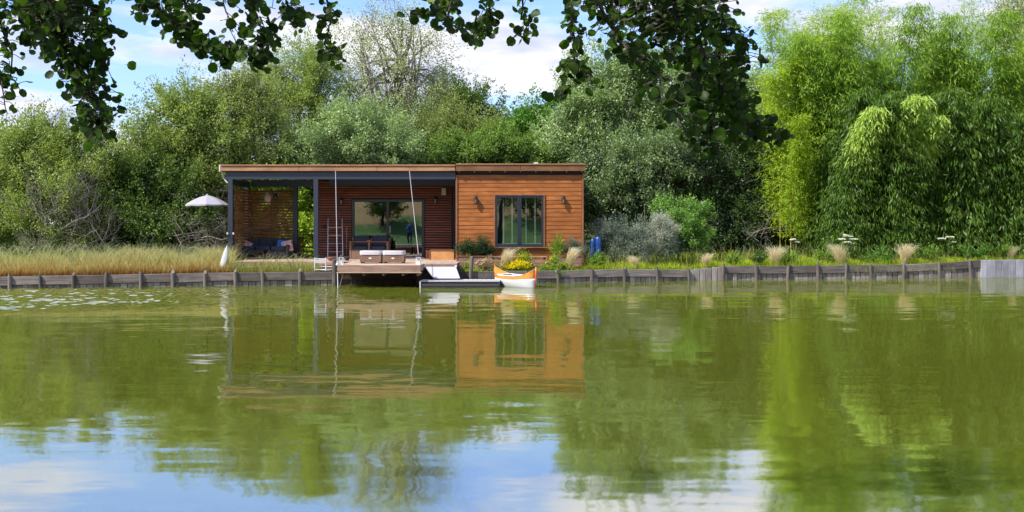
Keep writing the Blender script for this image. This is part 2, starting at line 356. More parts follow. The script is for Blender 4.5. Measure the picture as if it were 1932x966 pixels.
def water_mat():
    m = bpy.data.materials.new('murky_green_water'); m.use_nodes = True; nt = m.node_tree; nt.nodes.clear(); N = nt.nodes.new; L = nt.links.new
    out = N('ShaderNodeOutputMaterial'); g = N('ShaderNodeNewGeometry')
    def waves(scale, sx, detail, seed):
        mp = N('ShaderNodeMapping'); mp.inputs['Scale'].default_value = (sx, 1, 1); mp.inputs['Location'].default_value = (seed, seed * 2, seed)
        L(g.outputs['Position'], mp.inputs['Vector'])
        n = N('ShaderNodeTexNoise'); n.inputs['Scale'].default_value = scale; n.inputs['Detail'].default_value = detail; n.inputs['Roughness'].default_value = .55
        L(mp.outputs[0], n.inputs['Vector'])
        s = N('ShaderNodeVectorMath'); s.operation = 'SUBTRACT'; s.inputs[1].default_value = (.5, .5, .5); L(n.outputs['Color'], s.inputs[0])
        return s.outputs[0]
    def scaled(v, f):
        s = N('ShaderNodeVectorMath'); s.operation = 'SCALE'; L(v, s.inputs[0])
        if isinstance(f, float): s.inputs['Scale'].default_value = f
        else: L(f, s.inputs['Scale'])
        return s.outputs[0]
    def add(a, b):
        s = N('ShaderNodeVectorMath'); s.operation = 'ADD'; L(a, s.inputs[0]); L(b, s.inputs[1]); return s.outputs[0]
    swell = waves(.9, .35, 2, 3.1)
    rip = waves(7.0, .35, 3, 8.4)
    # wind patches: breeze roughens the far left corner of the pond and wanders in faint bands
    pn = N('ShaderNodeTexNoise'); pn.inputs['Scale'].default_value = .22; pn.inputs['Detail'].default_value = 3
    mpp = N('ShaderNodeMapping'); mpp.inputs['Scale'].default_value = (.35, 1.6, 1); L(g.outputs['Position'], mpp.inputs['Vector']); L(mpp.outputs[0], pn.inputs['Vector'])
    pr = N('ShaderNodeMapRange'); pr.inputs['From Min'].default_value = .48; pr.inputs['From Max'].default_value = .70; pr.inputs['To Min'].default_value = .018; pr.inputs['To Max'].default_value = .07
    L(pn.outputs[0], pr.inputs[0])
    sp = N('ShaderNodeSeparateXYZ'); L(g.outputs['Position'], sp.inputs[0])
    cx = N('ShaderNodeMapRange'); cx.inputs['From Min'].default_value = -6.5; cx.inputs['From Max'].default_value = -12.5; L(sp.outputs[0], cx.inputs[0])
    cy = N('ShaderNodeMapRange'); cy.inputs['From Min'].default_value = 21; cy.inputs['From Max'].default_value = 27; L(sp.outputs[1], cy.inputs[0])
    cm = N('ShaderNodeMath'); cm.operation = 'MULTIPLY'; L(cx.outputs[0], cm.inputs[0]); L(cy.outputs[0], cm.inputs[1])
    ca = N('ShaderNodeMath'); ca.operation = 'MULTIPLY_ADD'; ca.inputs[1].default_value = .12; L(cm.outputs[0], ca.inputs[0]); L(pr.outputs[0], ca.inputs[2])
    chop = N('ShaderNodeMath'); chop.operation = 'MULTIPLY'; chop.inputs[1].default_value = .12; L(cm.outputs[0], chop.inputs[0])
    v = add(add(add(scaled(waves(3.6, .45, 3, 1.3), chop.outputs[0]), scaled(swell, .040)), scaled(waves(2.6, .18, 2, 5.7), .035)), scaled(rip, ca.outputs[0]))
    ad = N('ShaderNodeVectorMath'); ad.operation = 'MULTIPLY'; ad.inputs[1].default_value = (1, 1, 0); L(v, ad.inputs[0])
    up = N('ShaderNodeVectorMath'); up.operation = 'ADD'; L(g.outputs['Normal'], up.inputs[1]); L(ad.outputs[0], up.inputs[0])
    nm = N('ShaderNodeVectorMath'); nm.operation = 'NORMALIZE'; L(up.outputs[0], nm.inputs[0])
    d = N('ShaderNodeSubsurfaceScattering'); d.falloff = 'BURLEY'; d.inputs['Scale'].default_value = 1.2; d.inputs['Radius'].default_value = (1, 1, .6)
    cn = N('ShaderNodeTexNoise'); cn.inputs['Scale'].default_value = .12; cn.inputs['Detail'].default_value = 3; L(g.outputs['Position'], cn.inputs['Vector'])
    cr = N('ShaderNodeMix'); cr.data_type = 'RGBA'; cr.inputs['A'].default_value = (.140, .160, .013, 1); cr.inputs['B'].default_value = (.175, .205, .024, 1)
    L(cn.outputs[0], cr.inputs['Factor']); L(cr.outputs['Result'], d.inputs[0])
    gl = N('ShaderNodeBsdfGlossy'); gl.inputs['Roughness'].default_value = .042; L(nm.outputs[0], gl.inputs['Normal'])
    fr = N('ShaderNodeFresnel'); fr.inputs['IOR'].default_value = 1.33; L(nm.outputs[0], fr.inputs['Normal'])
    pw = N('ShaderNodeMath'); pw.operation = 'POWER'; pw.inputs[1].default_value = .2; L(fr.outputs[0], pw.inputs[0])
    mx = N('ShaderNodeMixShader'); mnm = N('ShaderNodeMath'); mnm.operation = 'MINIMUM'; mnm.inputs[1].default_value = .72; L(pw.outputs[0], mnm.inputs[0]); L(mnm.outputs[0], mx.inputs[0]); L(d.outputs[0], mx.inputs[1]); L(gl.outputs[0], mx.inputs[2]); L(mx.outputs[0], out.inputs[0])
    return m
M_water = water_mat()

# ------------------------------------------------------------------ the setting: water, banks, ground
def Dbank(px):
    y = interp([(-600, 550.5), (0, 544.2), (600, 538.2), (1100, 532.9), (1440, 527.6), (1850, 523.4), (2400, 519.5)], px)
    return 2.0 * F / (y - PY)
BKX = []      # bank line in world coordinates
for px in range(-600, 2401, 50):
    D = Dbank(px); BKX.append((X(px, D), D))
BKX = [(-90.0, BKX[0][1] - (BKX[0][0] + 90) * -.0 - 14)] + BKX + [(110.0, BKX[-1][1] + 14)]
def bank_y(x): return interp(BKX, x)
def ztop(px): return interp([(-600, .36), (20, .37), (430, .44), (600, .44), (1080, .41), (1150, .45), (1298, .39), (1366, .51), (1480, .48), (1580, .50), (1700, .50), (1800, .58), (1850, .66), (2400, .66)], px)
def px_of(x, y): return PX + x / y * F
def gz(x, y):
    """ground height behind the bank"""
    yb = bank_y(x); t = max(0.0, min(1.0, (y - yb) / 2.0)); p = px_of(x, max(yb, 1))
    return lerp(ztop(p) - .07, .56, t) + .008 * max(0, y - 45) * min(1, 40 / max(y - 44, 1)) * 3

def make_ground():
    xs = sorted(set([b[0] for b in BKX] + [-600, -300, -150, 170, 300, 600])); offs = [.16, .5, 1.2, 2.2, 4, 7, 12, 20, 35, 60, 120, 300, 700]
    v = []; f = []
    for x in xs:
        yb = bank_y(max(-90, min(110, x)))
        v.append((x, yb + .16, -1.2))
        for o in offs: v.append((x, yb + o, gz(max(-90, min(110, x)), yb + o) + (random.uniform(-.03, .03) if 1 < o < 30 else 0)))
    n = len(offs) + 1
    for i in range(len(xs) - 1):
        for j in range(n - 1): f.append((i * n + j, (i + 1) * n + j, (i + 1) * n + j + 1, i * n + j + 1))
    me = bpy.data.meshes.new('ground'); me.from_pydata(v, [], f); me.materials.append(M_ground)
    o = bpy.data.objects.new('ground', me); link(o); o['kind'] = 'structure'
make_ground()
def make_near_bank():
    xs = [-600, -200, -90, -60, -40, -25, -15, -8, -4, 0, 4, 8, 15, 25, 40, 60, 110, 200, 600]; ys = [1.3, 1.0, 0, -2, -5, -9, -14, -20, -30, -45, -80, -200, -600]
    def z(x, y):
        t = max(0, -y); return .42 + .05 * min(t, 10) + (.34 * (min(t, 70) - 8) if t > 8 else 0)
    v = []; f = []
    for x in xs:
        v.append((x, 1.35, -1.2))
        for y in ys: v.append((x, y, z(x, y) + .25 * math.sin(x * .21 + y * .13) * min(1, -y / 10 if y < 0 else 0)))
    n = len(ys) + 1
    for i in range(len(xs) - 1):
        for j in range(n - 1): f.append((i * n + j, i * n + j + 1, (i + 1) * n + j + 1, (i + 1) * n + j))
    me = bpy.data.meshes.new('near_bank'); me.from_pydata(v, [], f); me.materials.append(M_lawn)
    o = bpy.data.objects.new('near_bank', me); link(o); o['kind'] = 'structure'
make_near_bank()
def make_water():
    # flat sheet with a finely modelled patch where the breeze chops the far left corner
    x0, x1, y0, y1, st = -20.0, -3.5, 20.5, 34.6, .042
    nx, ny = int((x1 - x0) / st), int((y1 - y0) / st); gx, gy = np.meshgrid(np.linspace(x0, x1, nx), np.linspace(y0, y1, ny), indexing='ij')
    rng = np.random.default_rng(55); z = np.zeros_like(gx)
    for k in range(26):
        lam = rng.uniform(.15, .42); th = rng.normal(1.35, .5); kk = 2 * math.pi / lam; z += lam * .0085 * np.sin(kk * (gx * math.cos(th) + gy * math.sin(th)) + rng.uniform(0, 6.28))
    def sm(v, a, b): t = np.clip((v - a) / (b - a), 0, 1); return t * t * (3 - 2 * t)
    wob = .9 * np.sin(gx * .9) + .6 * np.sin(gy * 1.7 + gx * .4)
    patch = sm(gx + wob, -6.0, -11.5) * sm(gy + wob * .8, 23.0, 27.5); patch = np.maximum(patch, .30 * sm(gx, -3.6, -5) * sm(gy + wob, 26.5, 29.0))
    edge = sm(gx, x0, x0 + .5) * sm(gx, x1, x1 - .8) * sm(gy, y0, y0 + .5) * sm(gy, y1, y1 - .3); z *= patch * edge
    v = [tuple(p) for p in np.stack([gx.ravel(), gy.ravel(), z.ravel()], 1)]; ix = np.arange(nx * ny).reshape(nx, ny)
    f = np.stack([ix[:-1, :-1].ravel(), ix[1:, :-1].ravel(), ix[1:, 1:].ravel(), ix[:-1, 1:].ravel()], 1).tolist()
    b = len(v); v += [(-600, -10, 0), (600, -10, 0), (600, 90, 0), (-600, 90, 0), (x0, y0, 0), (x1, y0, 0), (x1, y1, 0), (x0, y1, 0)]
    f += [(b, b + 1, b + 5, b + 4), (b + 1, b + 2, b + 6, b + 5), (b + 2, b + 3, b + 7, b + 6), (b + 3, b, b + 4, b + 7)]
    me = bpy.data.meshes.new('water'); me.from_pydata(v, [], f); me.polygons.foreach_set('use_smooth', [True] * len(f)); me.materials.append(M_water)
    o = bpy.data.objects.new('water', me); link(o); o['kind'] = 'structure'
make_water()

# timber edging of the bank
POSTS = [-110, -46, 18.7, 75, 138, 201, 266, 326, 387, 443.6, 494.7, 565.5, 631, 700, 762, 826, 888.5, 940, 995, 1052.7, 1117, 1178, 1239.5, 1299, 1364.7, 1426, 1488, 1543, 1597, 1642, 1705, 1772, 1829.6, 1853]
def bpt(px, off=0.0): D = Dbank(px) + off; return Vector((X(px, D), D, 0))
def make_edging():
    rt = thing('timber_retaining_wall', 'weathered grey timber retaining wall of posts, planks and boards along the waterline', 'retaining wall', bpt(966))
    pm = {}
    for i, p in enumerate(POSTS):
        if p in (700, 762, 826, 940, 995): continue
        top = ztop(p) + random.uniform(.015, .06)
        if p in (888.5, 1853): continue
        c = bpt(p, -.06); r = random.uniform(.052, .068); key = i % 5
        if key not in pm:
            m = MB(); m.tube([(0, 0, -.75), (0, 0, -.03), (.006, 0, 0)], [.5, .48, .40], 9); me = bpy.data.meshes.new('post')
            me.from_pydata([(v[0] * .15, v[1] * .15, v[2]) for v in m.v], [], m.f); me.materials.append(M_post); pm[key] = me
        o = bpy.data.objects.new('post', pm[key]); o.scale = (r / .074, r / .074, 1.0); o.rotation_euler = (R(random.uniform(-3, 3)), R(random.uniform(-4, 4)), random.uniform(0, 6))
        link(o, rt, (c.x, c.y, top))
    for p0, p1 in zip(POSTS, POSTS[1:]):
        a, b = bpt(p0), bpt(p1); d = b - a; ang = math.atan2(d.y, d.x); ln = d.length; mid = (a + b) / 2
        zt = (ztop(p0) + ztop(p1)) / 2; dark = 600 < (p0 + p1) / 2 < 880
        slope = -math.atan2(ztop(p1) - ztop(p0), ln)
        nrm = Vector((math.sin(ang), -math.cos(ang), 0))
        full = 1290 < p0 < 1310 or 1590 < p0 < 1610 and False
        hgt = random.uniform(.25, .29)
        if not full:
            c = mid + nrm * .02
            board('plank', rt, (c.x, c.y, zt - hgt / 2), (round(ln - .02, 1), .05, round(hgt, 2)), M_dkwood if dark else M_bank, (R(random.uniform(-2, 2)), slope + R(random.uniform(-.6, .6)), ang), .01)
        n = max(3, int(round(ln / random.choice((.19, .22, .24)))))
        for k in range(n):
            t = (k + .5) / n; c = a.lerp(b, t) - nrm * random.uniform(.018, .034); top = (lerp(ztop(p0), ztop(p1), t) - (.0 if full else .10)) + random.uniform(-.015, .012)
            w = ln / n - random.uniform(.012, .034)
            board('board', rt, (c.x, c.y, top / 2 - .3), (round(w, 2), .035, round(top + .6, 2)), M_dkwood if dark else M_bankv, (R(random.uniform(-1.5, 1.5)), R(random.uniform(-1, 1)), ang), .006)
    return rt
make_edging()
def make_pale_edge():
    rt = thing('pale_board_wall', 'pale grey vertical boards edging the bank at the far right', 'retaining wall', bpt(1900))
    edges = [1850, 1862, 1875, 1889, 1902, 1916, 1930, 1944, 1958, 1972, 1986, 2000, 2014, 2028]
    for e0, e1 in zip(edges, edges[1:]):
        a, b = bpt(e0, -.05), bpt(e1, -.05); d = b - a
        board('board', rt, ((a.x + b.x) / 2, (a.y + b.y) / 2, .62 / 2 - .28 + random.uniform(-.01, .01)), (round(d.length - .012, 2), .045, 1.26), M_pale, (R(random.uniform(-2, 2)), R(random.uniform(-1, 1)), math.atan2(d.y, d.x) + R(random.uniform(-3, 3))), .008)
make_pale_edge()

# ------------------------------------------------------------------ the cabin
FZ = .72                                   # deck level
DW, DR, DP, DFA = 38.0, 40.3, 38.0, 37.86   # clad wall, recessed wall, front posts, fascia
def make_house():
    h = thing('wooden_cabin', 'flat roofed wooden cabin with orange cedar cladding and covered terrace', 'cabin', (X(860, 38), 38, FZ))
    xl, xm, xr = X(436, DP), X(860, DW), X(1101, DW)        # left end, start of clad room, right end
    ztopw = Z(330, DW); back = 43.2
    # --- walls: plain cores, boards laid on them
    w = MB(); wx0, wx1, wz0, wz1 = X(935, DW), X(1025, DW), Z(463, DW), Z(371, DW)
    w.bb(xm + .03, wx0, DW + .03, DW + .2, FZ - .3, ztopw); w.bb(wx1, xr - .03, DW + .03, DW + .2, FZ - .3, ztopw)
    w.bb(wx0, wx1, DW + .03, DW + .2, FZ - .3, wz0); w.bb(wx0, wx1, DW + .03, DW + .2, wz1, ztopw)
    w.bb(xr - .2, xr - .03, DW + .2, back, FZ - .3, ztopw); w.bb(xm + .03, xm + .2, DW + .2, DR + .03, FZ - .3, ztopw)
    wall = w.build('wall', M_trim, h)
    rx0 = X(597, DR); dx0, dx1 = X(664, DR), X(801, DR); dz1 = Z(376, DR); rtop = Z(338, DR)
    w = MB(); w.bb(rx0, dx0, DR + .03, DR + .18, FZ - .3, rtop); w.bb(dx1, xm, DR + .03, DR + .18, FZ - .3, rtop); w.bb(dx0, dx1, DR + .03, DR + .18, dz1, rtop)
    w.bb(rx0, rx0 + .15, DR + .18, back, FZ - .3, rtop)
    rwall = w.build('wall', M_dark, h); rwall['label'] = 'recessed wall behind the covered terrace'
    w = MB(); w.bb(rx0, xr - .03, back - .15, back, FZ - .3, rtop); w.bb(rx0, xr - .2, DR + .2, back - .15, FZ - .02, FZ + .02)
    w.bb(xm + .2, xr - .2, DW + .2, DR + .2, FZ - .02, FZ + .02)
    w.bb(xm + .25, xm + .32, DR + .5, back - .15, FZ + .02, rtop - .02)
    w.build('interior', M_inside, h)
    # --- cladding boards of the lit room (each course its own board, cut round the window)
    rows = 21; z0, z1 = FZ - .12, ztopw; ph = (z1 - z0) / rows
    tx0, tx1, tz0, tz1 = X(932, DW), X(1028, DW), Z(466, DW), Z(369, DW)
    for i in range(rows):
        zc = z0 + (i + .5) * ph; hh = ph - .005
        lap = R(-4)
        def cb(xa, xb):
            if xb - xa < .05: return
            board('cladding_board', wall, ((xa + xb) / 2, DW + .008 + random.uniform(-.002, .002), zc), (round(xb - xa, 2), .024, round(hh, 3)), M_clad, (lap, R(random.uniform(-.05, .05)), 0), .004)
        if zc + hh / 2 > tz0 + .03 and zc - hh / 2 < tz1 - .03: cb(xm + .07, tx0 + .005); cb(tx1 - .005, xr - .07)
        else:
            s = xm + .07 + random.uniform(.8, 3.6); cb(xm + .07, s - .002); cb(s + .002, xr - .07)
    for xx in (xm + .01, xr - .01 - .0):
        board('corner_trim', wall, (xx + (.02 if xx == xm + .01 else -.02), DW - .012, (z0 + z1) / 2), (.07, .05, round(z1 - z0, 2)), M_trim)
    # window trim and sill
    for (a, b, c, d) in ((tx0, tx1, tz1, tz1 + .045), (tx0, tx0 + .045, tz0, tz1), (tx1 - .045, tx1, tz0, tz1)):
        board('window_trim', wall, ((a + b) / 2, DW - .02, (c + d) / 2), (round(b - a, 2), .06, round(d - c, 3)), M_trim)
    board('window_sill', wall, ((tx0 + tx1) / 2, DW - .05, tz0 - .02), (round(tx1 - tx0 + .2, 2), .14, .035), M_trim)
    # --- window
    wn = MB(); y0, y1 = DW - .03, DW + .05; fw = .075
    a, b, c, d = tx0 + .047, tx1 - .047, tz0 + .002, tz1 - .002
    wn.bb(a, b, y0, y1, c, c + fw * 1.4, .005); wn.bb(a, b, y0, y1, d - fw, d, .005); wn.bb(a, a + fw, y0 + .002, y1 - .002, c + fw * 1.4, d - fw); wn.bb(b - fw, b, y0 + .002, y1 - .002, c + fw * 1.4, d - fw)
    win = wn.build('window', M_frame, h)
    m = (a + b) / 2; mm = MB(); mm.bb(m - .075, m + .075, y0 - .012, y1 - .004, c + fw * 1.4, d - fw, .006); mm.bb(m - .008, m + .008, y0 - .02, y0 - .012, c + .12, d - .09)
    mm.build('mullion', M_frame, win)
    for (p, q) in ((a + fw, m - .075), (m + .075, b - fw)):
        pb = MB(); pb.bb(p, q, DW + .01, DW + .016, c + fw * 1.4, d - fw); pb.build('pane', M_glass, win)
        bl = MB()
        zz = c + .15
        while zz < d - .1:
            bl.box(((p + q) / 2, DW + .1, zz), (q - p - .02, .04, .003), 0, (R(38), 0, 0)); zz += .052
        bo = bl.build('blind_slats', M_black, win); bo['kind'] = 'stuff'
        for t in (.30, .74) if p < m - .3 else (.22, .68):
            xx = lerp(p, q, t + (0 if p < m - .3 else .0)); tb = MB(); tb.bb(xx - .026, xx + .026, DW + .068, DW + .072, c + .1, d - .08); tb.build('blind_tape', M_white, win)
        rb = MB(); rb.bb(p + .01, q - .01, DW + .08, DW + .12, c + .105, c + .13); rb.build('blind_rail', M_galv, win)
    # --- recessed wall slats
    pz = .0935; zz = FZ + .02; n = int((rtop - .02 - zz) / pz)
    for i in range(n):
        zc = zz + (i + .5) * pz
        def sl(xa, xb): board('slat', rwall, ((xa + xb) / 2, DR - .012, zc), (round(xb - xa, 2), .042, .056), M_slat, (R(-12), 0, 0), .006)
        if zc < dz1 + .03: sl(rx0 + .02, dx0 - .02); sl(dx1 + .02, X(852, DR))
        else: sl(rx0 + .02, X(852, DR))
    board('corner_shade_trim', rwall, (X(857, DR), DR - .04, (FZ + rtop) / 2), (.12, .08, round(rtop - FZ, 2)), M_dark)  # dark strip put in for the shading in this corner
    # --- sliding door
    dr = MB(); y0, y1 = DR - .06, DR + .03; ft = .10
    dr.bb(dx0, dx1, y0, y1, dz1 - ft, dz1, .005); dr.bb(dx0, dx0 + ft, y0 + .002, y1 - .002, FZ + .06, dz1 - ft); dr.bb(dx1 - ft, dx1, y0 + .002, y1 - .002, FZ + .06, dz1 - ft)
    dr.bb(dx0, dx1, y0 - .01, y1, FZ, FZ + .06)
    door = dr.build('sliding_door', M_frame, h)
    mid = X(731.5, DR); mb = MB(); mb.bb(mid - .045, mid + .045, y0 + .01, y1 - .01, FZ + .06, dz1 - ft, .005); mb.build('door_stile', M_frame, door)
    for (p, q, yy) in ((dx0 + ft, mid - .045, DR), (mid + .045, dx1 - ft, DR + .004)):
        pb = MB(); pb.bb(p, q, yy, yy + .008, FZ + .06, dz1 - ft); pb.build('pane', M_glass, door)
    hb = MB(); hb.tube([(mid + .1, y0 - .01, FZ + .95), (mid + .1, y0 - .04, FZ + .98), (mid + .1, y0 - .04, FZ + 1.18), (mid + .1, y0 - .01, FZ + 1.21)], .012, 6); hb.build('handle', M_galv, door)
    tb = MB(); tb.bb(dx0, dx1, y0 - .07, y0 - .012, FZ + .001, FZ + .03); tb.build('threshold', M_alu, door)
    # --- roof: slab, fascia boards, rafters, soffit
    zt = Z(311, DFA); rf = MB(); rf.bb(rx0, X(1104, DFA), DFA + .04, back + .3, zt - .16, zt - .02); rf.bb(X(418, DFA), rx0, DFA + .04, 41.15, zt - .16, zt - .02)
    roof = rf.build('roof', M_roof, h)
    xf0, xf1 = X(417, DFA), X(859, DFA); zf0 = Z(322.5, DFA); L3 = (xf1 - xf0) / 3
    for k in range(3):
        board('fascia_board', roof, (xf0 + L3 * (k + .5), DFA, (zf0 + zt - .05) / 2), (round(L3 - .006, 2), .045, round(zt - .05 - zf0, 2)), M_fasc)
    board('roof_edge', roof, ((xf0 + xf1) / 2, DFA - .01, zt - .018), (round(xf1 - xf0, 2), .09, .05), M_fasc)
    xg0, xg1 = X(860, DFA), X(1105, DFA); zt2 = Z(309, DFA); L2 = (xg1 - xg0) / 2
    for k in range(2): board('fascia_board', roof, (xg0 + L2 * (k + .5), DFA - .01, (zf0 + zt2 - .04) / 2), (round(L2 - .006, 2), .045, round(zt2 - .04 - zf0, 2)), M_fasc2)
    board('roof_edge', roof, ((xg0 + xg1) / 2, DFA - .02, zt2 - .018), (round(xg1 - xg0, 2), .09, .04), M_fasc)
    # side fascia seen as a pale end
    s = MB(); xe = X(415, DFA)
    s.bb(xe - .03, xe + .02, DFA - .03, 41.2, zf0 - .02, zt + .01); s.build('side_fascia', M_white, roof)
    s = MB(); s.tube([(xe + .03, DFA + .1, zf0), (xe + .09, DFA + .25, zf0 - .28), (X(428, DP), DP + .1, Z(345, DP))], .03, 6); s.build('bracket', M_galv, roof)
    s = MB(); s.bb(X(1105, DFA) - .05, X(1105, DFA), DFA + .015, back + .3, zf0 + .002, zt2 - .03); s.build('side_fascia', M_fasc2, roof)
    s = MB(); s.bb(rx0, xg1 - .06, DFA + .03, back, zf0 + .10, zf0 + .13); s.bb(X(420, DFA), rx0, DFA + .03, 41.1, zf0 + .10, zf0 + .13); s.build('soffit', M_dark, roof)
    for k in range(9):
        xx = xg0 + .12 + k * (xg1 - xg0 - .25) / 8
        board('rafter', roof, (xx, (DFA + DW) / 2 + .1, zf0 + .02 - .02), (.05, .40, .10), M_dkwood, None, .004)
    w2 = MB(); w2.bb(xm + .02, xr - .02, DW + .08, DW + .16, ztopw, zf0 + .1); w2.build('wall_plate', M_dark, h)
    # --- terrace structure
    xb0 = X(426, DP)
    b = MB(); b.bb(xb0, xm - .01, DP - .06, DP + .06, Z(338.5, DP), Z(325, DP), .006); b.build('beam', M_darkp, h)
    b = MB(); b.bb(X(441, DP) , rx0, DR + .25, DR + .37, Z(352, DR), Z(339, DR)); b.build('beam', M_darkp, h)
    b = MB(); b.bb(X(601, DP), xm - .02, DR - .14, DR - .02, Z(350.5, DR), Z(337, DR)); b.build('beam', M_darkp, h)
    b = MB(); b.bb(xl - .07, xl + .05, DP + .06, DR + .3, Z(349, DP), Z(338, DP)); b.build('beam', M_darkp, h)
    for pxx, D, ww in ((435.5, DP, .17), (596.5, DP, .17), (557.5, DR + .3, .18), (466, DR + .3, .14)):
        topz = Z(338.7, DP) if D == DP else Z(352.2, DR)
        board('post', h, (X(pxx, D), D, (FZ + topz) / 2), (ww, .15, round(topz - FZ, 2)), M_darkp, None, .008)
    # ceiling joists over the terrace
    for k in range(12):
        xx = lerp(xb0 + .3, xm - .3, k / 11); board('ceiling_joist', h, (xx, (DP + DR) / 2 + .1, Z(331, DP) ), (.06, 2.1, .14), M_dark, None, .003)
    # slatted screen: back run and the left side run
    sc = MB(); sx0, sx1 = X(466, DR + .3), X(553, DR + .3); ys = DR + .33
    sc.bb(sx0 - .02, sx0 + .03, ys, ys + .05, FZ, Z(353, DR)); sc.bb((sx0 + sx1) / 2, (sx0 + sx1) / 2 + .05, ys + .03, ys + .07, FZ, Z(356, DR))
    scr = sc.build('slatted_screen', M_dkwood, h)
    zz = FZ + .08; k = 0
    while zz < Z(357, DR):
        hh = .086
        board('slat', scr, ((sx0 + sx1) / 2, ys + .0, zz), (round(sx1 - sx0, 2), .022, hh), M_scr, (R(random.uniform(-2, 2)), R(random.uniform(-.25, .25)), 0), .004)
        board('slat', scr, (xl + .1, 39.36, zz), (.022, 2.5, hh), M_scr, (0, R(random.uniform(-2, 2)), R(0)), .004)
        zz += .107
    return h
house = make_house()

# terrace floor boards and steps
def make_terrace():
    t = thing('timber_terrace', 'timber terrace floor in front of the cabin with red-brown front edge', 'terrace', (X(640, 37), 37, FZ))
    y0, y1 = 36.6, 40.9; xa, xb = X(440, 36.6), X(860, 36.6)
    n = int((xb - xa) / .145)
    for i in range(n):
        xx = xa + (i + .5) * (xb - xa) / n
        yy0 = y0 if xx < X(636, 36.6) or xx > X(862, 36.6) else y0
        board('floor_board', t, (xx, (yy0 + y1) / 2, FZ - .014), (.14, round(y1 - yy0, 2), .028), M_deck, None, .003)
    board('edge_board', t, (lerp(xa, X(634, 36.6), .5), y0 - .025, FZ - .075), (round(X(634, 36.6) - xa, 2), .04, .125), M_terr)
    board('lower_step', t, (lerp(X(442, 36.2), X(628, 36.2), .5), y0 - .3, .545), (round(X(628, 36.2) - X(442, 36.2), 2), .3, .035), M_step)
    board('lower_step', t, (lerp(X(596, 35.2), X(632, 35.2), .5), 35.3, .48), (.64, .5, .04), M_step)
    for k in range(6): board('joist', t, (xa + .4 + k * .62, y0 + .1, .60), (.07, .3, .10), M_dkwood)
    # right part running out to the bank
    x0, x1 = X(797, 34.6), X(862, 34.6); n = 8
    for i in range(n): board('floor_board', t, (lerp(x0, x1, (i + .5) / n), 35.6, FZ - .014), (round((x1 - x0) / n - .006, 3), 1.98, .028), M_deck, None, .003)
    board('edge_board', t, ((x0 + x1) / 2, 34.585, FZ - .055), (round(x1 - x0 + .04, 2), .04, .075), M_deckx)
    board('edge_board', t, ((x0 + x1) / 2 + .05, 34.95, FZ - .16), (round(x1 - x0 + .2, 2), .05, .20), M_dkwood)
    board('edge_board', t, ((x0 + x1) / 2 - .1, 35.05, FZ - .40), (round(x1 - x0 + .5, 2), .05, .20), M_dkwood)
make_terrace()

def make_platform():
    D0, D1 = 33.4, 36.55; x0, x1 = X(637, D0), X(794, D0)
    t = thing('suspended_platform', 'pale timber platform hung on two steel cables over the water', 'platform', ((x0 + x1) / 2, D0, .5))
    n = 16
    for i in range(n): board('floor_board', t, ((x0 + x1) / 2, lerp(D0, D1, (i + .5) / n), FZ - .016), (round(x1 - x0, 2), round((D1 - D0) / n - .008, 3), .028), M_deckx if False else M_plat, None, .004)
    board('rim_board', t, ((x0 + x1) / 2, D0 - .022, FZ - .135), (round(x1 - x0, 2), .04, .19), M_deckx)
    board('rim_cap', t, ((x0 + x1) / 2, D0 - .035, FZ - .245), (round(x1 - x0 + .06, 2), .08, .03), M_plat)
    for s in (x0 + .02, x1 - .02): board('rim_board', t, (s, (D0 + D1) / 2, FZ - .12), (.04, round(D1 - D0 - .02, 2), .17), M_deckx)
    for pxx in (646, 686, 723, 760, 788):
        board('joist', t, (X(pxx, D0), (D0 + D1) / 2 + .02, FZ - .305), (.075, round(D1 - D0, 2), .085), M_deckx)
    for (pt, pb) in (((633, 323), (636.5, 499)), ((772.5, 323), (791.5, 497))):
        a = P(pt[0], pt[1], 37.66); b = P(pb[0], pb[1], 33.5); b.z = FZ
        m = MB(); m.tube([a, a.lerp(b, .5) - Vector((0, 0, .015)), b], .012, 6); m.build('cable', M_cable, t)
        m = MB(); m.lathe(b - Vector((0, 0, .02)), [(.05, 0), (.05, .05), (.025, .07), (.02, .14)], 8); m.build('cable_anchor', M_galv, t)
    # rope dropping from the left corner into the water, and a brace
    a = P(637, 515, 33.45); m = MB(); m.tube([a, (a.x + .01, 33.45, -.2)], .016, 5); m.build('mooring_pole', M_galv, t)
    m = MB(); m.tube([P(647, 519, 33.6), (a.x + .02, 33.5, -.1)], .018, 5); m.build('brace', M_post, t)
    pil = MB(); pil.tube([(x0 + .2, 35.0, -.6), (x0 + .2, 35.0, FZ - .35)], .09, 8); pil.build('pile', M_dkwood, t)
    pil = MB(); pil.tube([(x1 - .2, 35.0, -.6), (x1 - .2, 35.0, FZ - .35)], .09, 8); pil.build('pile', M_dkwood, t)
M_plat = wood('platform_top_timber', (.40, .28, .20), (.55, .42, .31), rough=.6, axis=0, var=.08, knots=False)
make_platform()

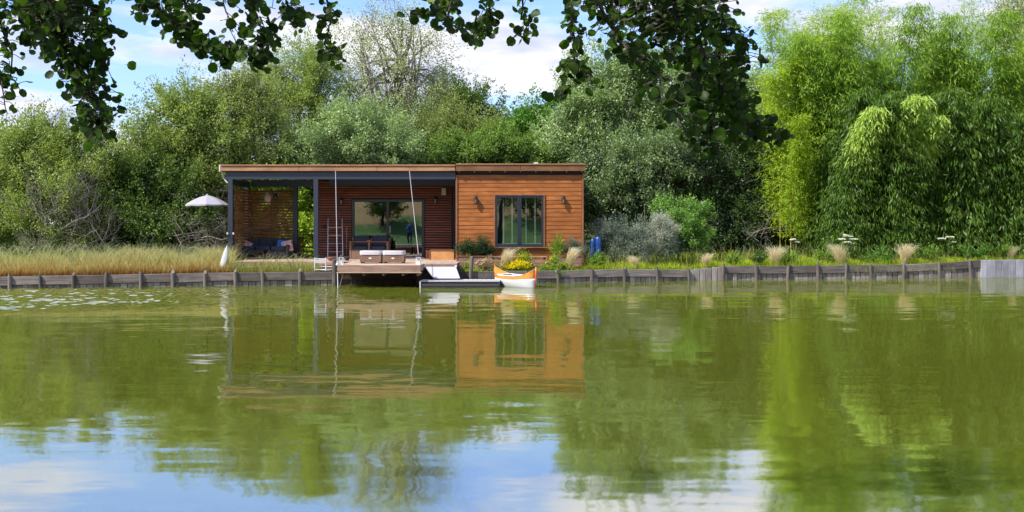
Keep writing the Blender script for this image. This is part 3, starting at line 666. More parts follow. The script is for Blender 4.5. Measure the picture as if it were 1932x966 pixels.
def make_dock():
    D0, D1 = 33.5, 34.45; x0, x1 = X(793, D0), X(944, D0)
    t = thing('floating_dock', 'low floating dock with pale deck and dark float beside the canoe', 'dock', ((x0 + x1) / 2, D0, 0))
    n = 17
    for i in range(n): board('deck_board', t, (lerp(x0, x1, (i + .5) / n), (D0 + D1) / 2, .20), (round((x1 - x0) / n - .006, 3), round(D1 - D0, 2), .028), M_white2b, None, .003)
    m = MB(); m.bb(x0 + .01, x1 - .01, D0 - .03, D0 - .003, .175, .225, .004); m.build('edge_strip', M_white2b, t)
    m = MB(); m.bb(x0 + .03, x1 - .02, D0 + .02, D1, -.12, .15, .02); m.build('float', M_dkgrey, t)
    m = MB(); m.bb(x0 + .04, x1 - .03, D0 - .01, D0 + .018, .03, .12, .01); m.build('fender', M_grey, t)
    m = MB(); m.tube([(x0, D0 - .02, .21), (x0, D0 - .02, -.4)], .022, 7); m.build('corner_pole', M_galv, t)
M_white2b = plain('pale_dock_top', (.45, .44, .46), rough=.7, var=.08)
M_dkgrey = plain('dark_float', (.08, .07, .08), rough=.6)
make_dock()

def make_ramp():
    a = P(797 + 6, 502, 34.5); t = thing('gangway', 'white slatted gangway sloping from the terrace to the floating dock', 'gangway', (X(835, 34.3), 34.3, .3))
    xl0, xr0 = X(801, 34.5), X(860, 34.5); xl1, xr1 = X(819, 33.95), X(868, 33.95); z0, z1 = Z(503, 34.5), Z(525, 33.95)
    n = 12
    for i in range(n):
        f0, f1 = i / n, (i + .93) / n
        A = Vector((lerp(xl0, xl1, f0), lerp(34.5, 33.95, f0), lerp(z0, z1, f0))); B = Vector((lerp(xr0, xr1, f0), A.y, A.z))
        C = Vector((lerp(xr0, xr1, f1), lerp(34.5, 33.95, f1), lerp(z0, z1, f1))); Dd = Vector((lerp(xl0, xl1, f1), C.y, C.z))
        off = Vector((0, .02, -.025)); m = MB()
        m.add([A, B, C, Dd, A + off, B + off, C + off, Dd + off], [(0, 3, 2, 1), (4, 5, 6, 7), (0, 1, 5, 4), (1, 2, 6, 5), (2, 3, 7, 6), (3, 0, 4, 7)]); m.build('tread', M_gang, t)
    for xa, xb in ((xl0 + .05, xl1 + .04), (xr0 - .05, xr1 - .04)):
        m = MB(); m.tube([(xa, 34.52, z0 - .04), (xb, 33.93, z1 - .04), (xb, 33.93, .21)], .018, 6); m.build('rail', M_dkgrey, t)
    m = MB(); m.bb(xl1 + .05, xr1 - .05, 33.9, 33.95, z1 - .09, z1 - .06); m.build('foot_bar', M_galv, t)
    for xx in (xl0, xr0): m = MB(); m.tube([(xx - .03, 34.5, z0), (xx + .03, 34.5, z0)], .035, 8); m.build('hinge', M_galv, t)
M_gang = plain('gangway_white', (.46, .44, .45), rough=.6, var=.06)
make_ramp()

# ------------------------------------------------------------------ canoe
def make_canoe():
    A, B = Vector((X(936, 35.0), 35.0, 0)), Vector((X(1010, 33.5), 33.5, 0))
    ax = (B - A); Ln = ax.length; ax.normalize(); sd = Vector((-ax.y, ax.x, 0)) * -1   # towards the camera side
    if sd.y > 0: sd = -sd
    t = thing('orange_canoe', 'small orange and white canoe with upturned ends moored by the dock', 'canoe', A.lerp(B, .5))
    NS, NP = 25, 15
    def sheer(u): return .335 + .265 * abs(2 * u - 1) ** 4.2
    def keel(u): return -.12 + .10 * max(0, abs(2 * u - 1) - .86) / .14
    def half(u): return .33 * max(0.0, 1 - abs(2 * u - 1) ** 2.6) ** .75 + .012
    def pt(u, s, inner=0.0):      # s -1..1 across
        zz0, zz1 = keel(u), sheer(u); hw = half(u) - inner
        a = abs(s); wdt = hw * math.sin(a * math.pi / 2) ** .5 if a > 0 else 0
        z = zz0 + inner + (zz1 - zz0 - inner) * (1 - math.cos(a * math.pi / 2)) ** .95
        over = 0.0
        p = A + ax * (u * Ln + (.05 * (z / .6) * (1 if u > .5 else -1) if abs(2 * u - 1) > .8 else 0)) + sd * (wdt * (1 if s > 0 else -1)); p.z = z
        return p
    def split(u): return .225 + .06 * abs(2 * u - 1) ** 2
    hull = MB(); rings = [[pt(i / (NS - 1), -1 + 2 * j / (NP - 1)) for j in range(NP)] for i in range(NS)]
    hull.loft(rings, closed=False, caps=False)
    # colours: white below, orange above: two parts from one skin
    lo, up = MB(), MB()
    lo.v = list(hull.v); up.v = [tuple(Vector(v)) for v in hull.v]
    def slice_part(keep_low):
        m = MB(); K = 9
        for side in (-1, 1):
            rs = []
            for i in range(NS):
                u = i / (NS - 1)
                # find s at split height
                s0, s1 = 0.0, 1.0
                for _ in range(18):
                    sm = (s0 + s1) / 2
                    if pt(u, sm * side if sm > 0 else 1e-6).z < split(u): s0 = sm
                    else: s1 = sm
                ss = s0
                rng = [lerp(0, ss, k / (K - 1)) for k in range(K)] if keep_low else [lerp(ss, 1, k / (K - 1)) for k in range(K)]
                rs.append([pt(u, max(s, 1e-6) * side) for s in rng])
            m.loft(rs, closed=False, caps=False)
        return m
    h1 = slice_part(True).build('hull', M_hull, t, smooth=True)
    h2 = slice_part(False).build('topside', M_orange, t, smooth=True)
    for o in (h1, h2):
        md = o.modifiers.new('thickness', 'SOLIDIFY'); md.thickness = .012; md.offset = 0
    rs = [[pt(lerp(.14, .86, i / 16), max(abs(q), 1e-6) * (1 if q >= 0 else -1), .022) for q in [(-.97 + 1.94 * j / 12) for j in range(13)]] for i in range(17)]
    m = MB(); m.loft(rs, closed=False, caps=False); m.build('inner_lining', M_hull, t, smooth=True)
    # end decks, gunwales, stems, thwarts
    for (ua, ub, nm) in ((0.0, .24, 'end_deck'), (.76, 1.0, 'end_deck')):
        m = MB(); rs = []
        for i in range(9):
            u = lerp(ua, ub, i / 8); a, b = pt(u, 1), pt(u, -1); c = (a + b) / 2 + Vector((0, 0, .02)); rs.append([a, a.lerp(c, .5) + Vector((0, 0, .006)), c, b.lerp(c, .5) + Vector((0, 0, .006)), b])
        m.loft(rs, closed=False, caps=False); m.build(nm, M_orange, t, smooth=True)
    rim = [pt(lerp(.22, .78, i / 20), 1) for i in range(21)] + [pt(lerp(.78, .22, i / 20), -1) for i in range(21)]
    m = MB(); m.tube([p + Vector((0, 0, .008)) for p in rim] + [rim[0] + Vector((0, 0, .008))], .024, 6, cap=False); m.build('coaming', M_hull, t, smooth=True)
    for s in (1, -1):
        m = MB(); m.tube([pt(i / 30, s) for i in range(31)], .014, 5); m.build('gunwale', M_orange, t, smooth=True)
    for u, dz in ((0.0, 1), (1.0, 1)):
        m = MB(); m.tube([pt(u, 1e-6) - Vector((0, 0, .0)), pt(u, .6), pt(u, 1) + Vector((0, 0, .05))], [.02, .02, .026], 6); m.build('stem', M_redor, t, smooth=True)
    for u in (.38, .62):
        m = MB(); a, b = pt(u, .93), pt(u, -.93); a.z = b.z = .27
        d = ax * .09; m.add([a - d, a + d, b + d, b - d] + [p - Vector((0, 0, .02)) for p in (a - d, a + d, b + d, b - d)], [(0, 1, 2, 3), (4, 7, 6, 5), (0, 4, 5, 1), (1, 5, 6, 2), (2, 6, 7, 3), (3, 7, 4, 0)]); m.build('thwart', M_trim, t)
    # floor boards so that no water shows inside
    m = MB(); rs = []
    for i in range(9):
        u = lerp(.1, .9, i / 8); a, b = pt(u, .45, .02), pt(u, -.45, .02); a.z = b.z = .03; rs.append([a, b])
    m.loft(rs, closed=False, caps=False); m.build('floor', M_hull, t)
M_redor = plain('red_orange_paint', (.75, .13, .03), rough=.3)
make_canoe()

# ------------------------------------------------------------------ terrace furniture and small things
def soft_box(m, c, d, r=.05, n=4, puff=.0):
    """rounded cushion"""
    c = Vector(c); N = 8; rings = []
    for i in range(N + 1):
        v = -1 + 2 * i / N
        zz = math.sin(v * math.pi / 2); sh = (1 - abs(zz) ** 6) ** .5 if abs(zz) < 1 else .75
        sc = .80 + .20 * (1 - abs(zz) ** 4)
        ring = []
        for k in range(20):
            a = 2 * math.pi * k / 20; ca, sa = math.cos(a), math.sin(a); e = .28
            ring.append(c + Vector((math.copysign(abs(ca) ** e, ca) * d[0] / 2 * (sc * .06 + .94), math.copysign(abs(sa) ** e, sa) * d[1] / 2 * (sc * .06 + .94), zz * d[2] / 2)))
        rings.append(ring)
    m.loft(rings); return m

def pouf(px0, px1, label):
    D = 34.6; x0, x1 = X(px0, D), X(px1, D)
    t = thing('wicker_ottoman', label, 'ottoman', ((x0 + x1) / 2, D + .3, FZ), 'wicker ottomans on the platform')
    z0, z1 = FZ + .02, Z(481, D)
    b = MB(); b.bb(x0, x1, D, D + .62, z0 + .02, z1, .02); b.build('base', M_wick, t)
    for i in range(9):
        zz = lerp(z0 + .03, z1 - .02, (i + .5) / 9)
    w = MB()
    for i in range(12):
        zz = lerp(z0 + .03, z1 - .02, (i + .5) / 12); w.bb(x0 - .004, x1 + .004, D - .006, D + .01, zz - .011, zz + .011, .004)
    o = w.build('weave', M_wick, t); o['kind'] = 'stuff'
    for s in ((x0 + .05, D + .06), (x1 - .05, D + .06), (x0 + .05, D + .55), (x1 - .05, D + .55)):
        m = MB(); m.bb(s[0] - .03, s[0] + .03, s[1] - .03, s[1] + .03, FZ, z0 + .02); m.build('foot', M_wick, t)
    m = MB(); soft_box(m, ((x0 + x1) / 2, D + .31, z1 + .065), (x1 - x0 + .03, .68, .13)); m.build('cushion', M_white2, t, smooth=True)
    m = MB(); m.bb((x0 + x1) / 2 - .055, (x0 + x1) / 2 + .035, D - .016, D - .004, z0 + .12, z0 + .17, .003); m.build('tag_plate', M_white, t)
pouf(679, 719, 'left wicker ottoman with white cushion on the suspended platform')
pouf(722, 762, 'right wicker ottoman with white cushion on the suspended platform')

def lantern(px, py, label, s=1.0):
    D = 33.62; x = X(px, D); t = thing('candle_lantern', label, 'lantern', (x, D, FZ), 'candle lanterns on the platform corners')
    w = .075 * s; m = MB(); m.bb(x - w, x + w, D - w, D + w, FZ, FZ + .03); m.bb(x - w, x + w, D - w, D + w, FZ + .21, FZ + .235)
    for sx in (-1, 1):
        for sy in (-1, 1): m.bb(x + sx * w * .88 - .008, x + sx * w * .88 + .008, D + sy * w * .88 - .008, D + sy * w * .88 + .008, FZ + .03, FZ + .21)
    m.build('frame', M_galv, t)
    m = MB(); m.loft([[(x + sx * w * k, D + sy * w * k, z) for sx, sy in ((-1, -1), (1, -1), (1, 1), (-1, 1))] for k, z in ((1.05, FZ + .235), (.4, FZ + .30), (.35, FZ + .31))]); m.build('lid', M_black, t)
    m = MB(); m.tube([(x - .03, D, FZ + .31), (x - .03, D, FZ + .35), (x + .03, D, FZ + .35), (x + .03, D, FZ + .31)], .005, 5); m.build('handle', M_black, t)
    m = MB(); m.lathe((x, D, FZ + .03), [(.038, 0), (.038, .13), (.0, .135)], 10); m.build('candle', M_candle, t)
lantern(644, 490, 'candle lantern at the left front corner of the platform')
lantern(789.5, 490, 'candle lantern at the right front corner of the platform', 1.05)

def loveseat():
    D = 39.2; t = thing('wooden_loveseat', 'two seat wooden loveseat with dark navy cushions before the sliding door', 'loveseat', (X(695, D), D, FZ))
    x0, x1 = X(661, D), X(731, D); zs = FZ + .34; za = Z(455.5, D); zb = Z(446, D)
    for xx in (x0, (x0 + x1) / 2, x1):
        m = MB(); m.bb(xx - .035, xx + .035, D, D + .07, FZ, za - .03, .005); m.bb(xx - .035, xx + .035, D + .65, D + .72, FZ, zb - .05, .005); m.build('leg', M_wick, t)
    m = MB(); m.bb(x0 - .05, x1 + .05, D - .01, D + .04, za - .03, za, .005); m.bb(x0 - .06, x0 + .04, D + .04, D + .72, za - .03, za); m.bb(x1 - .04, x1 + .06, D + .04, D + .72, za - .03, za); m.build('armrest', M_trim, t)
    m = MB(); m.bb(x0 + .035, x1 - .035, D + .01, D + .7, zs - .34, zs, .01); m.build('seat_base', M_wick, t)
    m = MB(); m.bb((x0 + x1) / 2 - .08, (x0 + x1) / 2 + .08, D, D + .3, za + .002, za + .05, .01); m.build('side_table_top', M_trim, t)
    for i in range(2):
        a, b = lerp(x0, x1, i / 2) + .06, lerp(x0, x1, (i + 1) / 2) - .06
        m = MB(); soft_box(m, ((a + b) / 2, D + .33, zs + .06), (b - a, .6, .11)); m.build('seat_cushion', M_navy, t, smooth=True)
        m = MB(); soft_box(m, (0, 0, 0), (b - a, .16, zb - zs - .1)); mt = Matrix.Rotation(R(-12), 4, 'X')
        m.v = [tuple(mt @ Vector(v) + Vector(((a + b) / 2, D + .58, (zb + zs) / 2 + .06))) for v in m.v]; m.build('back_cushion', M_navy, t, smooth=True)
loveseat()

def corner_sofa():
    D = 39.9; t = thing('corner_sofa', 'dark corner sofa with navy cushions under the slatted screen', 'sofa', (X(505, D), D, FZ))
    x0, x1 = X(455, D), X(552, D); zs = FZ + .38; zb = Z(452, D)
    m = MB(); m.bb(x0, x1, D - .75, D + .2, FZ + .03, zs - .1, .02); m.build('base', M_grey, t)
    m = MB(); m.bb(x0, x1, D + .08, D + .22, zs - .1, zb - .06, .02); m.build('backrest', M_grey, t)
    for xx in (x0 - .0, x1):
        m = MB(); m.bb(xx - .12 if xx == x1 else xx, xx if xx == x1 else xx + .12, D - .78, D + .08, FZ + .03, Z(461, D), .03); m.build('armrest', M_grey, t)
    n = 3
    for i in range(n):
        a, b = lerp(x0 + .12, x1 - .12, i / n), lerp(x0 + .12, x1 - .12, (i + 1) / n)
        m = MB(); soft_box(m, ((a + b) / 2, D - .36, zs), (b - a - .01, .76, .17)); m.build('seat_cushion', M_navy, t, smooth=True)
        m = MB(); soft_box(m, ((a + b) / 2, D + .0, (zs + zb) / 2 + .06), (b - a - .01, .18, zb - zs - .05)); m.build('back_cushion', M_navy, t, smooth=True)
    for px, py, mat, lab, sz, rz in ((466, 464, M_pink, 'patterned pink pillow leaning on the left arm of the corner sofa', .34, 25), (466, 474, M_cyan, 'turquoise pillow at the left end of the corner sofa', .30, -18),
                                   (532, 462, M_cobalt, 'plain cobalt blue pillow on the right half of the corner sofa', .34, 8), (542, 465, M_pink2, 'white and salmon patterned pillow beside the blue pillow', .40, -14)):
        m = MB(); soft_box(m, (0, 0, 0), (sz, .12, sz)); mt = Matrix.Rotation(R(rz), 4, 'Y') @ Matrix.Rotation(R(-18), 4, 'X'); c = P(px, py, D - .3 - (.12 if mat in (M_cyan, M_pink2) else 0))
        m.v = [tuple(mt @ Vector(v) + c) for v in m.v]; o = m.build('pillow', mat, None, smooth=True); tag(o, lab, 'pillow')
M_pink2 = plain('salmon_white_pillow', (.72, .45, .38), rough=.9, var=.7, scale=7)
corner_sofa()
def coffee_table():
    D = 38.75; t = thing('coffee_table', 'low black coffee table with thin orange-brown legs before the corner sofa', 'coffee table', (X(484, D), D, FZ))
    x0, x1 = X(462, D), X(499, D); zt = Z(471.5, D)
    m = MB(); m.bb(x0, x1, D, D + .5, zt - .03, zt, .005); m.bb(x0 + .04, x1 - .04, D + .03, D + .47, zt - .12, zt - .03); m.build('table_top', M_black, t)
    for xx in (x0 + .06, x1 - .06):
        for yy in (D + .04, D + .46): m = MB(); m.bb(xx - .014, xx + .014, yy - .014, yy + .014, FZ, zt - .12); m.build('leg', M_terr, t)
    m = MB(); m.bb(x0 + .06, x1 - .06, D + .03, D + .055, FZ + .04, FZ + .065); m.build('foot_rail', M_fasc, t)
coffee_table()

def chest():
    D = 38.05; x0, x1 = X(812.5, D), X(857, D); t = thing('storage_chest', 'plain orange wooden storage chest at the corner of the clad room', 'chest', ((x0 + x1) / 2, D, FZ))
    z1 = Z(471.5, D); m = MB(); m.bb(x0 + .01, x1 - .01, D + .01, D + .55, FZ, z1 - .03, .004); m.build('box', M_chest, t)
    m = MB(); m.bb(x0 - .02, x1, D - .01, D + .57, z1 - .028, z1, .006); m.build('lid', M_fasc2, t)
    m = MB(); m.bb(x0 - .04, x0 + .006, D, D + .56, FZ, z1 - .03, .004); m.build('side_panel', M_fasc2, t)
    for k in range(3): m = MB(); m.bb(X(803 + k * 3, D) - .01, X(803 + k * 3, D) + .02, D + .3, D + .34, FZ, z1 - .02); m.build('slat', M_slat, t)
chest()

def ladder():
    D = 39.6; t = thing('metal_ladder', 'slim silver ladder leaning against the slatted wall', 'ladder', (X(632, D), D, FZ))
    for a, b in ((619, 618.5), (645.5, 647)):
        m = MB(); m.tube([P(a, 412, 40.15), Vector((X(b, D), D, FZ))], .02, 6); m.build('rail', M_alu, t)
    for py in (429, 444, 459.5, 475):
        f = (py - 412) / (487 - 412); Dd = lerp(40.15, D, f); m = MB(); m.tube([P(lerp(619, 618.5, f), py, Dd), P(lerp(645.5, 647, f), py, Dd)], .015, 6); m.build('rung', M_alu, t)
ladder()
def rod():
    D = 39.8; m = MB(); m.tube([P(654, 427, D), P(654, 487, D)], .016, 6); o = m.build('wooden_pole', M_terr, None); tag(o, 'thin reddish pole standing beside the loveseat and ladder', 'pole')
rod()
def rack():
    D = 34.95; t = thing('white_rack', 'white slatted metal bathing ladder on the bank left of the platform', 'bathing ladder', (X(605, D), D, .45))
    for px in (594, 615):
        m = MB(); m.tube([P(px, 486, D), P(px, 511, D)], .022, 6); m.build('rail', M_white, t)
    for k, py in enumerate((488, 490.5, 493, 495.5)):
        m = MB(); a, b = P(594, py, D), P(615, py, D); m.bb(a.x, b.x, D - .02, D + .03, a.z - .012, a.z + .012); m.build('slat', M_galv, t)
    m = MB(); a, b = P(594, 509, D), P(615, 509, D); m.tube([a, b], .016, 6); m.build('slat', M_white, t)
rack()
def stumps():
    for px, top, bot, lean, lab in ((631, 489, 513, 0, 'thick wooden mooring post at the left corner of the platform'), (888.5, 484, 538, 5, 'tall leaning grey post rising over the bank by the gangway'), (636, 489, 512, 0, None)):
        if lab is None: continue
        D = Dbank(px) - .08; a, b = P(px + (2 if lean else 0), top, D), P(px - (3 if lean else 0), bot, D); b.z = -.4
        m = MB(); m.tube([b, a - Vector((0, 0, .02)), a], [.085 if not lean else .07, .075 if not lean else .062, .05], 9); o = m.build('mooring_post', M_post, None); tag(o, lab, 'post')
    # small pots on the terrace edge by the ladder
    for px, D, mt, lab, r in ((626, 36.9, M_terr, 'low reddish bowl on the terrace at the foot of the ladder', .16), (639, 36.8, M_grey, 'grey bucket behind the left platform lantern', .11), (655, 37.2, M_grey, 'small grey pot by the foot of the loveseat', .10)):
        m = MB(); m.lathe((X(px, D), D, FZ), [(r * .6, 0), (r, .12), (r * 1.04, .14), (r * .9, .14), (r * .8, .05), (0, .05)], 14); o = m.build('pot', mt, None, smooth=True); tag(o, lab, 'pot')
stumps()

def railing():
    D = 41.3; t = thing('timber_railing', 'brown timber railing closing the back of the terrace', 'railing', (X(577, D), D, FZ))
    x0, x1 = X(562, D), X(600, D); zt = Z(443, D)
    board('rail', t, ((x0 + x1) / 2, D, zt), (round(x1 - x0, 2), .10, .06), M_fasc2)
    board('post', t, (x0 + .06, D, (FZ + zt) / 2 - .03), (.10, .09, round(zt - FZ - .06, 2)), M_fasc2); board('post', t, (x1 - .06, D, (FZ + zt) / 2 - .03), (.10, .09, round(zt - FZ - .06, 2)), M_fasc2)
    for py in (457, 466.5, 474.5, 483): board('rail', t, ((x0 + x1) / 2, D, Z(py, D)), (round(x1 - x0 - .22, 2), .03, .035 if py < 460 else .06), M_fasc2)
    board('floor_board', t, ((x0 + x1) / 2 , D - .3, FZ - .014 - .03), (round(x1 - x0, 2), .55, .028), M_deck)
railing()

def wall_lamp(px, py, D, label, s=1.15):
    x, z = X(px, D), Z(py, D); t = thing('wall_lantern', label, 'wall lamp', (x, D, z), 'black wall lanterns on the cabin')
    y = D - .10
    m = MB(); m.bb(x - .03, x + .03, D - .03, D - .001, z + .02 * s, z + .15 * s); m.tube([(x, D - .02, z + .12 * s), (x, y, z + .15 * s), (x, y, z + .12 * s)], .01, 5); m.build('bracket', M_black, t)
    m = MB(); m.lathe((x, y, z + .06 * s), [(.075 * s, 0), (.072 * s, .015), (.04 * s, .06), (.012, .075), (.0, .085)], 10); m.lathe((x, y, z - .12 * s), [(.035 * s, 0), (.052 * s, .012), (.052 * s, .03)], 8); m.build('cap', M_black, t)
    m = MB()
    for k in range(4): a = math.pi / 4 + k * math.pi / 2; m.tube([(x + .048 * s * math.cos(a), y + .048 * s * math.sin(a), z - .09 * s), (x + .06 * s * math.cos(a), y + .06 * s * math.sin(a), z + .06 * s)], .006, 4)
    m.build('cage', M_black, t)
    m = MB(); m.lathe((x, y, z - .09 * s), [(.04 * s, 0), (.05 * s, .15 * s)], 8); m.build('glass', M_lglass, t)
wall_lamp(644.5, 381, DR - .03, 'black wall lantern left of the sliding door')
wall_lamp(822, 379, DR - .03, 'black wall lantern right of the sliding door')
wall_lamp(897.5, 378, DW - .01, 'black wall lantern left of the window on the orange wall')
wall_lamp(1063, 378, DW - .01, 'black wall lantern right of the window on the orange wall')
m = MB(); D = DR - .05; m.bb(X(833.5, D), X(842, D), D - .12, D, Z(368.5, D), Z(355, D), .01); o = m.build('utility_box', M_white2, None); tag(o, 'small white box fixed high at the right end of the slatted wall', 'box')
m = MB(); m.lathe((X(611.5, DR), DR - .07, Z(428, DR)), [(.02, -.06), (.06, -.05), (.075, 0), (.06, .05), (.02, .06)], 12); o = m.build('hose_hook', M_black, None); tag(o, 'small dark round fitting low on the slatted wall left of the ladder', 'fitting')
m = MB(); m.bb(X(1007, 38.3), X(1015, 38.3), 38.3, 38.5, Z(311, DFA), Z(306.2, DFA) + .02, .01); o = m.build('roof_vent', M_white, None); tag(o, 'small white vent cap on the cabin roof', 'vent')

# hanging lanterns on the slatted screen
def hang(px, py, w, h, mat, label, D=39.6):
    t = thing('hanging_lantern', label, 'lantern', P(px, py, D)); c = P(px, py, D)
    s = D / F; r = w / 2 * s; hh = h * s
    prof = [(.35 * r, -hh / 2), (.8 * r, -hh * .4), (r, -hh * .08), (.92 * r, hh * .15), (.6 * r, hh * .4), (.25 * r, hh * .5)]
    m = MB(); m.lathe(c, prof, 10)
    m.build('shade', mat, t)
    m = MB(); m.tube([c + Vector((0, 0, hh * .5)), Vector((c.x, D, Z(340, 38.5)))], .005, 4); m.build('cord', M_black, t)
hang(505, 373, 14, 18, M_rattan, 'large cream rattan lantern hanging in the covered terrace', 39.3)
hang(512.5, 366, 10, 14, M_rattan2 if 'M_rattan2' in globals() else M_wick, 'brown rattan lantern hanging behind the cream one', 39.7)
hang(519.5, 371, 9, 12, M_black, 'small black bell lantern, rightmost of the three hanging lanterns', 39.5)
for px, py in ((429.2, 441), (440.3, 441)):
    m = MB(); c = P(px, py, DP - .1); m.lathe(c, [(.0, -.05), (.035, -.03), (.035, .03), (0, .05)], 8); o = m.build('light_bulb', M_white, None, smooth=True); tag(o, 'white bulb on the %s side of the leftmost dark post' % ('left' if px < 435 else 'right'), 'bulb')

def parasol():
    D = 38.6; x = X(391, D); t = thing('parasol', 'pale grey lilac parasol open on a thin dark pole left of the cabin', 'parasol', (x, D, .56))
    m = MB(); m.tube([(x + .04, D, .5), (x + .03, D, 1.4), (x, D, Z(369, D))], .02, 8); m.build('pole', M_black, t)
    r = 40 * D / F; zt, ze = Z(368, D), Z(386, D); n = 8
    for k in range(n):
        a0, a1 = 2 * math.pi * (k + .28) / n, 2 * math.pi * (k + 1.28) / n; m = MB(); top = Vector((x, D, zt))
        def e(a, f, sag=0): return Vector((x + r * f * math.cos(a), D + r * f * math.sin(a), lerp(zt, ze, f) - sag + .05 * math.sin(f * math.pi)))
        am = (a0 + a1) / 2; rows = [[top] * 3]
        rings = [[e(a0, f), e(am, f * .955, .035 * f), e(a1, f)] for f in (.02, .35, .7, 1.0)]
        m.loft(rings, closed=False, caps=False)
        m.add([e(a0, 1), e(am, .955, .035), e(a1, 1), e(a1, 1) - Vector((0, 0, .05)), e(am, .955, .09), e(a0, 1) - Vector((0, 0, .05))], [(0, 1, 4, 5), (1, 2, 3, 4)])
        m.build('canopy_panel', M_parasol, t, smooth=True)
    for k in range(n):
        a = 2 * math.pi * (k + .28) / n; m = MB(); m.tube([(x, D, zt - .03), (x + r * .98 * math.cos(a), D + r * .98 * math.sin(a), ze - .012)], .008, 4); m.build('rib', M_black, t)
    m = MB(); m.lathe((x, D, zt - .01), [(.04, 0), (.03, .04), (0, .06)], 8); m.build('finial', M_parasol, t)
parasol()
def paddleboard():
    D = 34.6; a, b = P(419, 505, D), P(428, 463, D); t = None
    ax = b - a; n = 14; rs = []
    for i in range(n + 1):
        u = i / n; w = .115 * (math.sin(math.pi * min(1, u * .92 + .12)) ** .6) * (1 - .35 * u) + .004; c = a + ax * u + Vector((.02 * math.sin(u * 3), 0, 0)); th = .02
        rs.append([c + Vector((w * math.cos(k * math.pi / 4), -th * math.sin(k * math.pi / 4), 0)) for k in range(8)])
    m = MB(); m.loft(rs); o = m.build('white_board', M_white, None, smooth=True); tag(o, 'slim white pointed board standing upright in the grass at the bank', 'board')
paddleboard()

# planters and the bench between them in front of the clad room
def planter(px0, px1, py_top, label, D=37.2, dep=.5):
    x0, x1 = X(px0, D), X(px1, D); zt = Z(py_top, D); t = thing('timber_planter', label, 'planter', ((x0 + x1) / 2, D, .5))
    n = max(2, int(round((zt - .5) / .11)))
    for k in range(n):
        zc = lerp(.5, zt - .03, (k + .5) / n); board('plank', t, ((x0 + x1) / 2, D, zc), (round(x1 - x0, 2), .035, round((zt - .53) / n - .008, 3)), M_terr)
        board('plank', t, ((x0 + x1) / 2, D + dep, zc), (round(x1 - x0, 2), .035, round((zt - .53) / n - .008, 3)), M_terr)
        for s in (x0 + .02, x1 - .02): board('plank', t, (s, D + dep / 2, zc), (.035, dep - .04, round((zt - .53) / n - .008, 3)), M_terr)
    board('cap_rail', t, ((x0 + x1) / 2, D - .01, zt - .012), (round(x1 - x0 + .06, 2), .07, .03), M_fasc2)
    m = MB(); m.bb(x0 + .04, x1 - .04, D + .02, D + dep - .02, .5, zt - .06); m.build('soil', M_ground, t)
    return (x0 + x1) / 2, D + dep / 2, zt - .06
planter(865, 929, 483, 'long reddish timber planter left of the window holding the dark pine')
planter(1034, 1099, 483, 'reddish timber planter right of the window holding the blue spruce')
def bench():
    D = 37.1; x0, x1 = X(931, D), X(1032, D); t = thing('garden_bench', 'low slatted timber bench between the two planters below the window', 'bench', ((x0 + x1) / 2, D, .5))
    zt = Z(485, D)
    for k in range(4): board('seat_slat', t, ((x0 + x1) / 2, D + .06 + k * .1, zt), (round(x1 - x0, 2), .085, .03), M_deckx)
    for k in range(5): board('front_slat', t, ((x0 + x1) / 2, D, .54 + k * .048), (round(x1 - x0 - .06, 2), .025, .036), M_deckx)
    for s in (x0 + .08, x1 - .08): board('leg', t, (s, D + .22, (zt + .45) / 2), (.08, .3, round(zt - .46, 2)), M_dkwood)
bench()
def blue_floats():
    for px0, px1, pt, lean, lab in ((1111.5, 1122, 448.5, 3, 'left one of two blue plastic floats stood on end beside the cabin, narrower'), (1123.5, 1136, 445, -2, 'right one of two blue plastic floats stood on end, nearer the silver shrub')):
        D = 38.2; a, b = X(px0, D), X(px1, D); zt = Z(pt, D); z0 = Z(492, D); c = (a + b) / 2; hw = (b - a) / 2; rs = []
        for i in range(15):
            u = i / 14; z = lerp(z0, zt, u); k = (1 - max(0, (u - .78) / .22) ** 2.2) ** .5 if u < 1 else .05; k *= (.82 + .18 * min(1, u * 3)) * (1 - .07 * math.sin(u * 9) ** 2); off = R(lean) * (z - z0) * .8
            rs.append([(c + off + hw * k * math.cos(q * math.pi / 6) - .0, D + .10 * k * math.sin(q * math.pi / 6), z) for q in range(12)])
        m = MB(); m.loft(rs); o = m.build('blue_float', M_blue, None, smooth=True); tag(o, lab, 'float')
blue_floats()
def side_fence():
    D = 40.2; t = thing('post_and_rail_fence', 'short dark timber fence behind the blue floats at the cabin corner', 'fence', (X(1120, D), D, .56))
    x0, x1 = X(1102, D), X(1150, D)
    for f in (0, .5, 1): board('post', t, (lerp(x0, x1, f), D, .98), (.08, .08, .9), M_post)
    board('rail', t, ((x0 + x1) / 2, D - .06, Z(437.5, D)), (round(x1 - x0, 2), .04, .06), M_post)
    for k in range(9): board('board', t, (lerp(x0 + .05, x1 - .05, k / 8), D + .05, .93), (.105, .02, .72), M_dkwood)
side_fence()
def garden_light():
    D = 41.5; t = thing('garden_lamp_post', 'slim garden post with a small white lamp head among the dark shrubs', 'lamp', (X(1324, D), D, .56))
    m = MB(); m.tube([(X(1324, D), D, .5), P(1324, 389, D)], .022, 6); m.build('pole', M_black, t)
    m = MB(); c = P(1323.5, 388, D); m.lathe(c, [(.06, 0), (.075, .04), (.07, .12), (.02, .16)], 10); m.build('lamp_head', M_white2, t, smooth=True)
    m = MB(); m.tube([(X(1217, 39.5), 39.5, .5), P(1216, 385, 39.5)], .012, 5); o = m.build('garden_stake', M_post, None); tag(o, 'thin bare stake rising behind the silver shrubs', 'stake')
garden_light()

